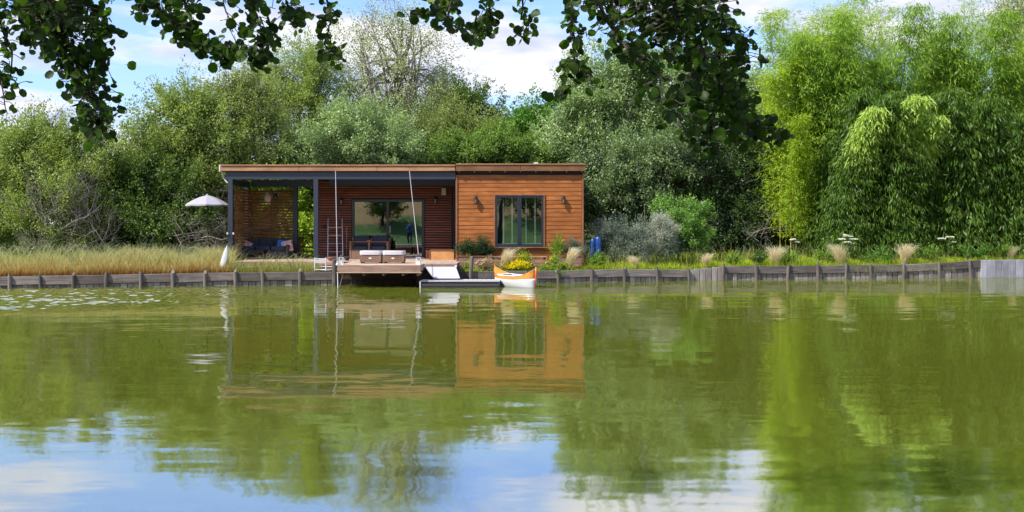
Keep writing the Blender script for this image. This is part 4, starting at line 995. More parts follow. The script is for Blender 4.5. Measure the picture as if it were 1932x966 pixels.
# ------------------------------------------------------------------ foliage machinery (numpy)
def unit(a): return a / np.maximum(np.linalg.norm(a, axis=1, keepdims=True), 1e-9)
def leaf_mesh(name, pos, ax, nrm, L, Wd, tone, mat, parent=None, origin=(0, 0, 0), stuff=False, fold=0.0):
    n = len(pos); ax = unit(ax); side = unit(np.cross(ax, nrm)); up = np.cross(side, ax)
    L = np.asarray(L).reshape(-1, 1) * np.ones((n, 1)); Wd = np.asarray(Wd).reshape(-1, 1) * np.ones((n, 1))
    v = np.empty((n, 4, 3), dtype=np.float32); o = np.array(origin, dtype=float)
    v[:, 0] = pos - o; v[:, 1] = pos - o + ax * L * .45 + side * Wd * .5 + up * fold * Wd; v[:, 2] = pos - o + ax * L; v[:, 3] = pos - o + ax * L * .45 - side * Wd * .5 + up * fold * Wd
    me = bpy.data.meshes.new(name); me.vertices.add(n * 4); me.vertices.foreach_set('co', v.reshape(-1))
    me.loops.add(n * 4); me.loops.foreach_set('vertex_index', np.arange(n * 4, dtype=np.int32))
    me.polygons.add(n); me.polygons.foreach_set('loop_start', np.arange(n, dtype=np.int32) * 4)
    me.update(calc_edges=True)
    at = me.attributes.new('tone', 'FLOAT', 'POINT'); at.data.foreach_set('value', np.repeat(np.clip(tone, 0, 1).astype(np.float32), 4))
    me.materials.append(mat)
    ob = bpy.data.objects.new(name, me); link(ob, parent, origin)
    if stuff: ob['kind'] = 'stuff'
    return ob

def crown_points(rng, blobs, n, sub=.34, shoots=.3, fill=.2, up=.4, shoot_len=.8, airy=0.0):
    """blobs: list of (centre xyz, radii xyz, weight). returns pos, ax, nrm, tone"""
    P_, A_, N_, T_ = [], [], [], []
    wts = np.array([b[1][0] * b[1][2] * (b[2] if len(b) > 2 else 1) for b in blobs]); wts = wts / wts.sum()
    for b, w in zip(blobs, wts):
        c = np.array(b[0]); r = np.array(b[1]); k = int(n * w)
        nc = max(10, int(16 * (r[0] * r[2]) ** .5 * 2.2))
        d = unit(rng.normal(size=(nc, 3))); d[:, 2] = d[:, 2] * .9 + .1; rad = rng.uniform(.55, 1.0, (nc, 1)) ** .7
        sc = c + d * r * rad; ctone = rng.uniform(0, 1, nc); sr = (r.min() * sub) * rng.uniform(.6, 1.35, nc)
        # clumps
        kc = int(k * (1 - shoots - fill)); ix = rng.integers(0, nc, kc); dd = unit(rng.normal(size=(kc, 3))); rr = rng.uniform(0, 1, (kc, 1)) ** .5
        p = sc[ix] + dd * rr * sr[ix][:, None]
        P_.append(p); A_.append(rng.normal(size=(kc, 3)) + dd * .6 + np.array([0, 0, -.25])); N_.append(dd * .8 + d[ix] * .7 + rng.normal(size=(kc, 3)) * .5 + np.array([0, 0, up + .15])); T_.append(ctone[ix] * .6 + rng.uniform(0, .4, kc))
        # shoots
        ks = int(k * shoots)
        if ks:
            per = 26; ns = max(1, ks // per); ib = rng.integers(0, nc, ns); sdir = unit(d[ib] + rng.normal(size=(ns, 3)) * .45 + np.array([0, 0, .65])); sl = shoot_len * rng.uniform(.4, 1.2, ns)
            j = np.repeat(np.arange(ns), per); t = rng.uniform(0, 1, len(j)); jit = rng.normal(size=(len(j), 3)) * (.05 + .08 * (1 - t))[:, None]
            p = sc[ib][j] + d[ib][j] * sr[ib][j][:, None] * .6 + sdir[j] * (t * sl[j])[:, None] + jit
            P_.append(p); A_.append(sdir[j] * .9 + rng.normal(size=(len(j), 3)) * .7); N_.append(rng.normal(size=(len(j), 3)) + np.array([0, 0, .5])); T_.append(ctone[ib][j] * .4 + rng.uniform(.2, .6, len(j)))
        kf = int(k * fill)
        if kf:
            dd = unit(rng.normal(size=(kf, 3))); p = c + dd * r * (rng.uniform(0, 1, (kf, 1)) ** .4) * .8
            P_.append(p); A_.append(rng.normal(size=(kf, 3))); N_.append(rng.normal(size=(kf, 3)) + dd); T_.append(rng.uniform(0, .5, kf))
    return np.vstack(P_), np.vstack(A_), np.vstack(N_), np.concatenate(T_)

def limb(rng, a, b, bend=.15, n=5):
    a, b = Vector(a), Vector(b); L = (b - a).length; pts = []
    o = Vector(rng.normal(size=3)) * bend * L
    for i in range(n + 1):
        t = i / n; pts.append(a.lerp(b, t) + o * math.sin(t * math.pi) + Vector((0, 0, .12 * L * math.sin(t * math.pi))))
    return pts
def twigs(m, rng, start, direction, length, r, depth, n=4, spread=.7, up=.15):
    p = Vector(start); d = Vector(direction).normalized(); pts = [p.copy()]
    for i in range(n):
        d = (d + Vector(rng.normal(size=3)) * .22 + Vector((0, 0, up * .5))).normalized(); p = p + d * length / n; pts.append(p.copy())
    m.tube(pts, [lerp(r, r * .4, i / n) for i in range(n + 1)], 3 if r < .02 else 5, cap=False)
    if depth > 0:
        for q in range(3 if depth > 1 else 4):
            i = int(rng.integers(1, n + 1)); nd = (d * .7 + Vector(rng.normal(size=3)) * spread + Vector((0, 0, up))).normalized()
            twigs(m, rng, pts[i], nd, length * rng.uniform(.45, .75), r * .5, depth - 1, n, spread, up)

def tree(name, label, cat, base, blobs_px, D, n, leaf, mat, seed, barkm=None, trunk_r=.16, limbs=10, group=None, depthf=.8, twig=0, **kw):
    """blobs_px: (px, py, rx, ry[, dD[, weight]]) ellipses of the crown as measured, placed at distance D"""
    rng = np.random.default_rng(seed); barkm = barkm or M_bark; s = D / F
    bx = X(base, D); t = thing(name, label, cat, (bx, D, gz(bx, D)), group)
    blobs = []
    for b in blobs_px:
        dD = b[4] if len(b) > 4 else 0; Dd = D + dD; c = P(b[0], b[1], Dd); r = (b[2] * Dd / F, max(b[2], b[3]) * Dd / F * depthf, b[3] * Dd / F)
        blobs.append((tuple(c), r, b[5] if len(b) > 5 else 1.0))
    pos, ax, nr, tone = crown_points(rng, blobs, int(n * 1.45), **kw)
    keep = pos[:, 2] > .45; pos, ax, nr, tone = pos[keep], ax[keep], nr[keep], tone[keep]
    L = leaf[0] * .84 * rng.uniform(.65, 1.35, len(pos)); Wd = leaf[1] * .88 * rng.uniform(.7, 1.3, len(pos))
    top = max(b[0][2] for b in blobs)
    m = MB(); z0 = gz(bx, D) - .1; zc = lerp(z0, top, .62); big = max(blobs, key=lambda b: b[0][2]); tip = Vector(big[0])
    pts = [Vector((bx, D, z0)), Vector((lerp(bx, tip.x, .2), D, lerp(z0, tip.z, .3))), Vector((lerp(bx, tip.x, .6), lerp(D, tip.y, .5), lerp(z0, tip.z, .65))), tip]
    m.tube(pts, [trunk_r, trunk_r * .8, trunk_r * .5, trunk_r * .2], 8); m.build('trunk', barkm, t, smooth=True)
    m = MB()
    for k in range(limbs):
        b = blobs[k % len(blobs)]; c = np.array(b[0]) + unit(rng.normal(size=(1, 3)))[0] * np.array(b[1]) * .8
        f = rng.uniform(.15, .95); a = pts[1].lerp(pts[2], f) if f < .6 else pts[2].lerp(pts[3], f - .4)
        lp = limb(rng, a, c, .1); m.tube(lp, [lerp(trunk_r * .4, .012, i / (len(lp) - 1)) for i in range(len(lp))], 5, cap=False)
        if twig: twigs(m, rng, lp[-2], Vector(c) - lp[-2], rng.uniform(.7, 1.5), .016, 2)
    if len(m.v): m.build('branches', barkm, t)
    leaf_mesh('foliage', pos, ax, nr, L, Wd, tone, mat, t, (bx, D, z0 + .1), stuff=True)
    return t

# ------------------------------------------------------------------ foliage materials
LF = {
 'willow':  leafmat('willow_leaf', (.13, .19, .038), (.40, .49, .13), trans=.40, gloss=.02),
 'silver':  leafmat('silver_leaf', (0.204, 0.240, 0.108), (0.552, 0.600, 0.336), trans=.30, gloss=.04),
 'olive':   leafmat('olive_leaf', (0.117, 0.163, 0.042), (0.364, 0.429, 0.130), trans=.38, gloss=.02),
 'yellow':  leafmat('yellow_green_leaf', (0.132, 0.204, 0.017), (0.456, 0.540, 0.048), trans=.42, gloss=.02),
 'green':   leafmat('green_leaf', (0.050, 0.138, 0.020), (0.163, 0.350, 0.044), trans=.38, gloss=.02),
 'green2':  leafmat('fresh_green_leaf', (.09, .17, .030), (.27, .40, .08), trans=.40, gloss=.02),
 'oak':     leafmat('oak_leaf', (.045, .085, .018), (.15, .24, .045), trans=.33, gloss=.02),
 'oak2':    leafmat('grey_oak_leaf', (0.072, 0.123, 0.043), (0.275, 0.377, 0.145), trans=.33, gloss=.04),
 'dark':    leafmat('dark_leaf', (0.022, 0.049, 0.014), (0.081, 0.142, 0.030), trans=.25, gloss=.025),
 'poplar':  leafmat('poplar_leaf', (0.130, 0.208, 0.065), (0.416, 0.546, 0.221), trans=.33, gloss=.04),
 'lime':    leafmat('lime_shrub_leaf', (.075, .185, .028), (.27, .46, .085), trans=.38, gloss=.03),
 'lavend':  leafmat('grey_shrub_leaf', (.105, .135, .098), (.26, .31, .235), trans=.2, gloss=.02),
 'cream':   leafmat('cream_shrub_leaf', (.24, .27, .21), (.50, .52, .42), trans=.2, gloss=.02),
 'pine':    leafmat('pine_needle', (.010, .030, .010), (.035, .085, .024), trans=.1, gloss=.02),
 'spruce':  leafmat('blue_spruce_needle', (.05, .085, .055), (.17, .24, .14), trans=.15, gloss=.02),
 'bamtop':  leafmat('bamboo_leaf_young_sunlit', (.20, .33, .030), (.54, .68, .10), trans=.5, gloss=.02),  # young bamboo tops; on two bushes the bright tone stands for sunlight
 'bamyel':  leafmat('bamboo_leaf_golden', (.20, .32, .016), (.50, .64, .05), trans=.5, gloss=.02),
 'bamdark': leafmat('bamboo_leaf_shaded', (.032, .085, .008), (.140, .250, .024), trans=.38, gloss=.02),  # darker tone paints in the shade of the lower grove front
 'bammid':  leafmat('bamboo_leaf_mid', (.10, .20, .016), (.36, .55, .055), trans=.45, gloss=.02),
 'bamsun':  leafmat('bamboo_leaf_sunlit', (.26, .42, .04), (.58, .72, .16), trans=.45, gloss=.03),  # brighter tone stands for sun caught by the bowing sprays
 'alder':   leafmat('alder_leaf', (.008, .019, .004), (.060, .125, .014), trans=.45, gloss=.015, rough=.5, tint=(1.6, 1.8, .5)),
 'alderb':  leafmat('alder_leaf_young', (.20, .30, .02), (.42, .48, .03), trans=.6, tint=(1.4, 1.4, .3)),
 'straw':   leafmat('feather_grass', (.42, .30, .16), (.70, .55, .34), trans=.35, gloss=.0, tint=(1, 1, .9)),
 'dry':     leafmat('dry_leaf', (.16, .12, .06), (.42, .33, .20), trans=.3, gloss=.0),
 'weed':    leafmat('weed_leaf', (.08, .18, .02), (.28, .42, .05), trans=.4, gloss=.02),
 'yflower': leafmat('yellow_petal', (.62, .48, .01), (.80, .66, .02), trans=.3, gloss=.0),
 'wflower': leafmat('white_petal', (.62, .64, .52), (.85, .86, .78), trans=.3, gloss=.0),
}

# ------------------------------------------------------------------ trees behind the cabin, left to right
tree('willow_scrub', 'yellow green willow scrub, leftmost beside the tall straw grass', 'shrub', 60, [(60, 330, 95, 85), (10, 400, 80, 75), (120, 400, 90, 75, -1), (170, 300, 75, 75), (95, 262, 60, 40), (30, 310, 55, 60)], 41, 60000, (.13, .055), LF['willow'], 11, limbs=26, twig=1, shoot_len=.7)
tree('dense_shrub', 'dark green dense shrub behind the straw grass, left of the parasol', 'shrub', 250, [(240, 400, 80, 70), (190, 430, 60, 45, -1), (310, 430, 60, 45, -1), (350, 400, 50, 60), (270, 350, 60, 60)], 41.5, 42000, (.12, .07), LF['oak'], 12, limbs=22, twig=1)
tree('round_willow', 'bushy green willow with rounded top left of the cabin roof', 'tree', 330, [(330, 252, 78, 78), (280, 290, 55, 60), (390, 280, 65, 80), (330, 340, 95, 70), (350, 200, 50, 45), (420, 340, 50, 60)], 43.5, 52000, (.13, .06), LF['willow'], 13, limbs=22, twig=1, shoot_len=.8)
tree('tangled_willow', 'grey green willow with bare tangled branches just left of the cabin', 'tree', 440, [(430, 230, 65, 75), (480, 270, 60, 80), (450, 180, 50, 45), (400, 420, 60, 60, -1), (490, 200, 45, 50)], 45, 30000, (.13, .055), LF['olive'], 14, limbs=26, twig=1, shoot_len=.8)
tree('tall_willow', 'tall loose pale green willow behind the left half of the cabin', 'tree', 560, [(560, 150, 60, 55), (520, 180, 50, 60), (600, 190, 60, 60), (560, 240, 80, 70), (600, 120, 40, 35)], 49, 28000, (.14, .055), LF['willow'], 15, limbs=24, twig=1, shoot_len=1.2, shoots=.45, fill=.08)
tree('airy_poplar', 'tallest airy silver tree with sky showing through its crown', 'tree', 735, [(735, 80, 75, 65, 0, .55), (690, 120, 60, 60, 0, .55), (790, 110, 60, 60, 0, .55), (740, 170, 90, 60, 0, .8), (830, 145, 32, 32, 0, .3), (700, 50, 40, 40, 0, .5), (760, 40, 45, 40, 0, .5), (740, 240, 90, 60), (650, 200, 50, 60)], 50, 20000, (.125, .055), LF['silver'], 16, trunk_r=.22, limbs=50, twig=2, shoot_len=1.3, shoots=.5, fill=.12, sub=.30)
tree('dome_willow', 'broad dome of pale sage willow right above the cabin roof', 'tree', 650, [(650, 270, 100, 60), (600, 285, 70, 50), (730, 280, 90, 55), (680, 240, 70, 45), (560, 300, 60, 40)], 45.5, 46000, (.13, .05), LF['poplar'], 17, limbs=18, shoot_len=.6)
tree('grey_willow', 'grey green willow behind the right half of the covered terrace', 'tree', 820, [(820, 262, 75, 58), (870, 275, 60, 55), (780, 280, 70, 50), (845, 232, 42, 38), (895, 262, 42, 45)], 48, 34000, (.13, .055), LF['olive'], 18, limbs=18, twig=1, shoot_len=.9)
tree('dark_spire_tree', 'darker pointed tree rising behind the grey willow at the sky gap', 'tree', 850, [(850, 215, 70, 55), (905, 225, 45, 40), (830, 185, 25, 30), (935, 235, 25, 25), (880, 195, 25, 25)], 62, 22000, (.17, .08), LF['oak'], 19, shoot_len=1.1)
tree('light_green_shrub', 'bright light green bush just above the roof beside the sky gap', 'shrub', 920, [(920, 285, 70, 45), (870, 300, 60, 40), (960, 290, 60, 45), (990, 300, 50, 30)], 46, 34000, (.13, .06), LF['green2'] if 'green2' in LF else LF['yellow'], 20, shoot_len=.5)
tree('far_oak', 'round bright green tree beyond the sky gap, behind the light green bush', 'tree', 1010, [(1010, 230, 45, 42), (980, 255, 40, 40), (1040, 250, 45, 50), (1010, 280, 60, 50)], 58, 30000, (.16, .09), LF['green'], 21, shoot_len=.6)
tree('white_poplar', 'tall pale green poplar with silvery leaves right of the cabin', 'tree', 1140, [(1140, 170, 80, 70), (1090, 240, 70, 70), (1180, 220, 90, 80), (1120, 300, 75, 70), (1200, 120, 55, 45), (1060, 280, 45, 60), (1210, 290, 70, 70)], 47, 78000, (.14, .065), LF['poplar'], 22, limbs=30, trunk_r=.24, twig=1, shoot_len=.9)
tree('far_poplar', 'hazy pale tree seen between the alder leaves and the bamboo', 'tree', 1400, [(1380, 200, 60, 65), (1420, 240, 45, 80), (1340, 180, 60, 60), (1430, 190, 35, 45), (1300, 130, 60, 50)], 56, 42000, (.16, .075), LF['poplar'], 23, limbs=16, shoot_len=.9)
tree('olive_tree', 'grey green bushy tree at the right corner of the cabin', 'tree', 1200, [(1150, 330, 70, 65), (1220, 340, 70, 60), (1280, 300, 70, 60), (1130, 390, 45, 50), (1190, 380, 60, 50)], 44, 56000, (.12, .065), LF['oak2'] if 'oak2' in LF else LF['oak'], 24, limbs=20, twig=1)
tree('shade_toned_tree', 'tree between the cabin shrubs and the bamboo, shade put into its dark leaf colour', 'tree', 1350, [(1350, 330, 75, 70), (1410, 370, 60, 70), (1300, 370, 60, 60), (1370, 430, 80, 50), (1290, 430, 60, 50), (1430, 300, 45, 60), (1440, 440, 50, 45)], 44.5, 62000, (.12, .06), LF['dark'], 25, limbs=26, twig=1)  # shade beneath the poplar is painted as this tree's dark leaves
tree('corner_willow', 'silvery willow top reaching in at the upper right corner behind the bamboo', 'tree', 1925, [(1915, 25, 55, 45), (1960, 60, 70, 60), (1990, 20, 70, 60), (1930, 100, 45, 60), (1980, 160, 80, 90)], 52, 34000, (.14, .055), LF['silver'], 26, limbs=16, shoot_len=1.0)
tree('dark_edge_tree', 'dark green tree at the extreme left edge behind the scrub', 'tree', -10, [(-10, 290, 50, 50), (10, 340, 40, 50), (-60, 340, 70, 90), (-70, 420, 80, 60)], 46, 30000, (.14, .08), LF['green'], 27)
# low growth closing the view behind the cabin
for i, (px, py, rx, ry, D, mt, lab) in enumerate(((572, 385, 60, 75, 47.5, 'green2', 'dark green bush seen through the terrace opening'), (500, 400, 62, 75, 44.6, 'bamtop', 'bush behind the slatted screen, sunlight put into its yellow green leaf colour'),  # screen bush: sunlight put into its bright leaf colour
        (1060, 400, 60, 70, 47, 'green', 'green bush behind the orange room'), (700, 380, 120, 80, 48, 'oak', 'dark bush behind the sliding door wall'), (900, 380, 120, 80, 48, 'oak', 'dark bush behind the middle of the cabin'),
        (1480, 420, 80, 70, 50, 'dark', 'dark bush in the gap beside the bamboo'), (1600, 400, 110, 90, 50, 'dark', 'dark bush hidden behind the left part of the bamboo grove'), (1760, 400, 110, 90, 50, 'dark', 'dark bush hidden behind the middle of the bamboo grove'), (1910, 400, 110, 90, 50, 'dark', 'dark bush hidden behind the right end of the bamboo grove'), (586, 452, 36, 40, 43.9, 'bamtop', 'low bush seen through the timber railing, lime leaf colour standing for sunlight'), (1260, 240, 90, 80, 52, 'oak', 'dense green tree in the middle distance behind the poplar'),  # railing bush: bright leaf colour stands in for sun
        (-130, 380, 110, 110, 42, 'willow', 'willow scrub beyond the left edge of the view'))):
    tree('background_bush', lab, 'shrub', px, [(px, py, rx, ry)], D, 13000, (.17, .10), LF[mt], 60 + i, limbs=4)

# far wood closing the horizon: reads as one mass
def far_wood():
    rng = np.random.default_rng(5); blobs = []
    for px in range(-700, 2700, 46):
        D = rng.uniform(72, 84); y = 262 + rng.uniform(-18, 18) if not 930 < px < 1000 else 262
        if px > 1430: y -= 60
        if px < 60: y += 30
        c = P(px, (y + 430) / 2, D); blobs.append((tuple(c), (40 * D / F, 2.2, (430 - y) / 2 * D / F), 1))
    pos, ax, nr, tone = crown_points(rng, blobs, 90000, sub=.5, shoots=.12, fill=.35)
    o = leaf_mesh('far_wood', pos, ax, nr, .42 * rng.uniform(.6, 1.3, len(pos)), .24, tone, LF['oak'], None, (0, 78, .6), stuff=True)
    tag(o, 'distant wood closing the view behind the garden trees', 'wood')
far_wood()

# ------------------------------------------------------------------ bamboo grove
def bamboo_proto(seed, h, lean, mat, culm, n_fans, low, dens, rad, droop, leaf=(.21, .034), taper=.5):
    rng = np.random.default_rng(seed); m = MB(); nseg = 16; pts = []
    for i in range(nseg + 1):
        u = i / nseg; pts.append(Vector((lean[0] * u ** 2.3, lean[1] * u ** 2.3, h * (u - .06 * abs(lean[1]) * u ** 4 * .5))))
    m.tube(pts, [lerp(.03, .006, i / nseg) for i in range(nseg + 1)], 6)
    for p, i in zip(pts[1:-1], range(1, nseg)): m.tube([p - Vector((0, 0, .012)), p + Vector((0, 0, .012))], lerp(.036, .01, i / nseg), 6)
    P_, A_, N_, T_ = [], [], [], []; B = MB()
    for k in range(n_fans):
        u = low + (1 - low) * rng.uniform(0, 1) ** dens; x = u * nseg; i = min(int(x), nseg - 1); c = pts[i].lerp(pts[i + 1], x - i)
        az = rng.uniform(0, 2 * math.pi); r = rad * (1.0 - u * taper) * rng.uniform(.25, 1.25); d = Vector((math.cos(az), math.sin(az), rng.uniform(.15, .7)))
        e = c + d.normalized() * r - Vector((0, 0, droop * r * .35))
        if rng.uniform() < .10: B.tube([c, c.lerp(e, .6) + Vector((0, 0, .06)), e], .005, 3, cap=False)
        q = int(rng.integers(9, 17)); tt = rng.uniform(.25, 1.05, q); base = np.array(c)[None] + (np.array(e) - np.array(c))[None] * tt[:, None] + rng.normal(size=(q, 3)) * .07
        ax = np.array(d)[None] * .7 + rng.normal(size=(q, 3)) * .55 + np.array([0, 0, -droop])
        P_.append(base); A_.append(ax); N_.append(rng.normal(size=(q, 3)) * .6 + np.array([0, -.3, .8])); T_.append(rng.uniform(0, .6, q) + rng.uniform(0, .4))
    return m, B, (np.vstack(P_), np.vstack(A_), np.vstack(N_), np.concatenate(T_)), leaf, mat, culm
def bamboo_thing(proto, loc, label, group):
    m, B, (p, a, n, t), leaf, mat, culm = proto; rt = thing('bamboo', label, 'bamboo', (0, 0, 0), group)
    m.build('culm', culm, rt, smooth=True, origin=(0, 0, 0)); B.build('twigs', culm, rt, origin=(0, 0, 0))
    leaf_mesh('foliage', p, a, n, leaf[0] * np.random.default_rng(1).uniform(.6, 1.3, len(p)), leaf[1], t, mat, rt, (0, 0, 0), stuff=True)
    rt.location = loc; return rt
KB = {}
KB = {
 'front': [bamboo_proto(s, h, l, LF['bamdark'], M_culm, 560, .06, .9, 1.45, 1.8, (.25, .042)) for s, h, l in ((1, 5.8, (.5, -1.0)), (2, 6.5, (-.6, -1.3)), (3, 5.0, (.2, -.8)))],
 'tall': [bamboo_proto(s, h, l, LF['bamtop'], M_culm, 560, .22, .95, 2.1, .45, (.18, .025), .55) for s, h, l in ((4, 10.6, (1.3, -.6)), (5, 11.4, (-1.2, -.4)), (6, 9.8, (.6, -1.4)), (7, 11.8, (1.8, .3)))],
 'mid': [bamboo_proto(s, h, l, LF['bammid'], M_culm, 640, .18, .9, 1.9, 1.2, (.22, .034), .5) for s, h, l in ((8, 8.6, (.6, -1.3)), (9, 9.6, (-.5, -1.6)))],
 'gold': [bamboo_proto(s, h, l, LF['bamyel'], M_culmy, 460, .16, .9, 1.15, .6) for s, h, l in ((10, 9.2, (-.7, -.8)), (11, 8.2, (-.3, -1.3)))],
 'droop': [bamboo_proto(s, h, l, LF['bamsun'] if 'bamsun' in LF else LF['bammid'], M_culm, 330, .60, .8, 1.0, 1.6, (.26, .045)) for s, h, l in ((12, 6.4, (.2, -2.2)), )],
}
LABB = {'front': ('dark green bamboo stem in the front of the dense grove on the right', 'dark bamboo stems in the front of the grove'),
        'tall': ('tall feathery pale green bamboo rising from the back of the grove', 'tall feathery bamboo stems at the back of the grove'),
        'mid': ('mid green arching bamboo in the middle of the grove', 'arching bamboo stems in the middle of the grove'),
        'gold': ('golden yellow bamboo at the left edge of the grove', 'golden bamboo stems at the left edge of the grove'),
        'droop': ('bamboo with large drooping bright leaf sprays bowing towards the water', 'bowing bamboo stems with bright drooping sprays')}
FIRST = {}
def put_bamboo(kind, v, px, D, rz=0.0, s=1.0, label=None):
    x = X(px, D); z = gz(x, D) - .03; key = (kind, v)
    if key not in FIRST: o = bamboo_thing(KB[kind][v], (x, D, z), *LABB[kind]); FIRST[key] = o
    else:
        o = copy_tree(FIRST[key]); o.location = (x, D, z)
    o.rotation_euler = (0, 0, rz); o.scale = (s, s, s)
    if label: o['label'] = label
    return o
rb = random.Random(3)
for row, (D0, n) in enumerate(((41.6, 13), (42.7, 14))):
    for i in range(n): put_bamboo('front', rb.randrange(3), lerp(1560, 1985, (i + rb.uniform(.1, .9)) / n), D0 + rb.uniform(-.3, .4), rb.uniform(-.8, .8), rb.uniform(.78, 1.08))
for i in range(19): put_bamboo('mid', rb.randrange(2), lerp(1500, 2010, (i + rb.uniform(0, 1)) / 19), 43.8 + rb.uniform(-.5, .6), rb.uniform(-.9, .9), rb.uniform(.8, 1.12))
for row, (D0, n) in enumerate(((44.4, 14), (45.4, 15), (46.6, 13), (47.6, 9))):
    for i in range(n): put_bamboo('tall', rb.randrange(4), lerp(1462, 2030, (i + rb.uniform(-.3, 1.3)) / n), D0 + rb.uniform(-.6, .6), rb.uniform(0, 6.28) if row else rb.uniform(-1, 1), rb.uniform(.80, 1.06) * (1.0 if i < n * .62 else .90))
for px, D, s, lab in ((1472, 43.2, .95, 'golden bamboo at the left edge of the grove, second from the left'), (1502, 43.6, 1.0, 'golden bamboo in the middle of the yellow strip'), (1462, 44.4, 1.12, 'leftmost golden bamboo, tall, against the pale poplar'),
        (1524, 43.0, .9, 'golden bamboo beside the first dark stems'), (1548, 44.0, 1.12, 'tallest golden bamboo, rightmost of the yellow ones'), (1492, 42.2, .72, 'short golden bamboo with bare orange culm at the front left'), (1515, 42.4, .60, 'lowest golden bamboo at the front of the yellow strip')):
    put_bamboo('gold', rb.randrange(2), px, D, rb.uniform(-.5, .5), s, lab)
for px, s, lab in ((1598, .98, 'leftmost bowing bamboo with big bright drooping sprays'), (1622, .90, 'bowing bamboo beside the leftmost drooping spray, slightly lower'), (1716, .93, 'rightmost bowing bamboo with a bright drooping spray'), (1664, 1.05, 'highest bowing bamboo spray in the middle of the grove')): put_bamboo('droop', 0, px, 41.9, rb.uniform(-.15, .15), s, lab)

# ------------------------------------------------------------------ shrubs near the cabin
tree('green_shrub', 'rounded bright green leafy shrub beside the silver shrubs', 'shrub', 1282, [(1282, 420, 46, 38), (1262, 405, 26, 25), (1308, 412, 26, 28), (1285, 450, 50, 32)], 39.6, 24000, (.085, .045), LF['lime'], 31, shoot_len=.3, limbs=8, trunk_r=.05)
tree('grey_shrub', 'wide blue grey lavender-like shrub beside the blue floats', 'shrub', 1175, [(1160, 455, 34, 30), (1200, 450, 38, 30), (1230, 470, 40, 25), (1150, 475, 25, 18)], 38.8, 26000, (.10, .018), LF['lavend'], 32, shoot_len=.4, shoots=.6, fill=.1, limbs=4, trunk_r=.04)
tree('cream_shrub', 'pale cream silver shrub behind the blue grey one', 'shrub', 1238, [(1238, 434, 27, 19), (1252, 446, 20, 18)], 38.5, 11000, (.09, .016), LF['cream'], 33, shoot_len=.3, shoots=.6, fill=.1, limbs=3, trunk_r=.04)
tree('dwarf_pine', 'dark green spreading dwarf pine in the planter left of the window', 'shrub', 897, [(882, 471, 14, 8), (912, 466, 12, 9), (897, 476, 30, 7)], 37.45, 9000, (.09, .012), LF['pine'], 34, shoot_len=.25, shoots=.6, fill=.1, limbs=3, trunk_r=.03)
tree('blue_spruce', 'dwarf blue spruce in the planter right of the window', 'shrub', 1085, [(1085, 464, 11, 10), (1080, 474, 18, 9), (1095, 473, 10, 8)], 37.45, 7000, (.06, .012), LF['spruce'], 35, shoot_len=.12, shoots=.4, fill=.2, limbs=3, trunk_r=.03)

# bare tangled twigs at the foot of the left scrub
def brush(px, py, D, label, seed, n, ln, up=.3):
    rng = np.random.default_rng(seed); m = MB(); c = Vector((X(px, D), D, gz(X(px, D), D))); n = int(n * 2.2)
    for k in range(n):
        a = rng.uniform(0, 2 * math.pi); st = c + Vector((math.cos(a) * rng.uniform(0, 1.5), math.sin(a) * .4, 0)); st.z += rng.uniform(0, max(.1, Z(py, D) - c.z))
        twigs(m, rng, st, (rng.normal() * .9, rng.normal() * .4 - .3, rng.uniform(.2, 1)), ln * rng.uniform(.6, 1.2), .018, 2, 5, .8, up)
    o = m.build('bare_brushwood', M_twig, None); tag(o, label, 'dead branches', kind='stuff')
brush(95, 370, 38.7, 'bare grey brushwood at the foot of the leftmost willow scrub', 41, 14, 1.5)
brush(175, 400, 39.0, 'bare grey branches between the willow scrub and the dense shrub', 42, 10, 1.3)
brush(385, 430, 39.5, 'tangle of pale bare branches behind the parasol pole', 43, 16, 1.3, .05)
brush(375, 290, 43, 'pale bare branches high left of the cabin roof', 44, 10, 1.4, .0)
brush(1440, 440, 42.6, 'pale bare twigs beside the golden bamboo', 45, 4, 1.1, .1)

# ------------------------------------------------------------------ grass on the banks
def grass_mat(name, stops, trans=.4):
    m = bpy.data.materials.new(name); m.use_nodes = True; nt = m.node_tree; nt.nodes.clear(); N = nt.nodes.new; L = nt.links.new
    out = N('ShaderNodeOutputMaterial'); at = N('ShaderNodeAttribute'); at.attribute_name = 'tone'; cr = N('ShaderNodeValToRGB')
    e = cr.color_ramp.elements; e[0].position, e[0].color = stops[0][0], (*stops[0][1], 1); e[1].position, e[1].color = stops[-1][0], (*stops[-1][1], 1)
    for p, c in stops[1:-1]: k = e.new(p); k.color = (*c, 1)
    L(at.outputs['Fac'], cr.inputs[0]); d = N('ShaderNodeBsdfDiffuse'); t = N('ShaderNodeBsdfTranslucent'); L(cr.outputs[0], d.inputs[0]); L(cr.outputs[0], t.inputs[0])
    mx = N('ShaderNodeMixShader'); mx.inputs[0].default_value = trans; L(d.outputs[0], mx.inputs[1]); L(t.outputs[0], mx.inputs[2]); L(mx.outputs[0], out.inputs[0]); return m
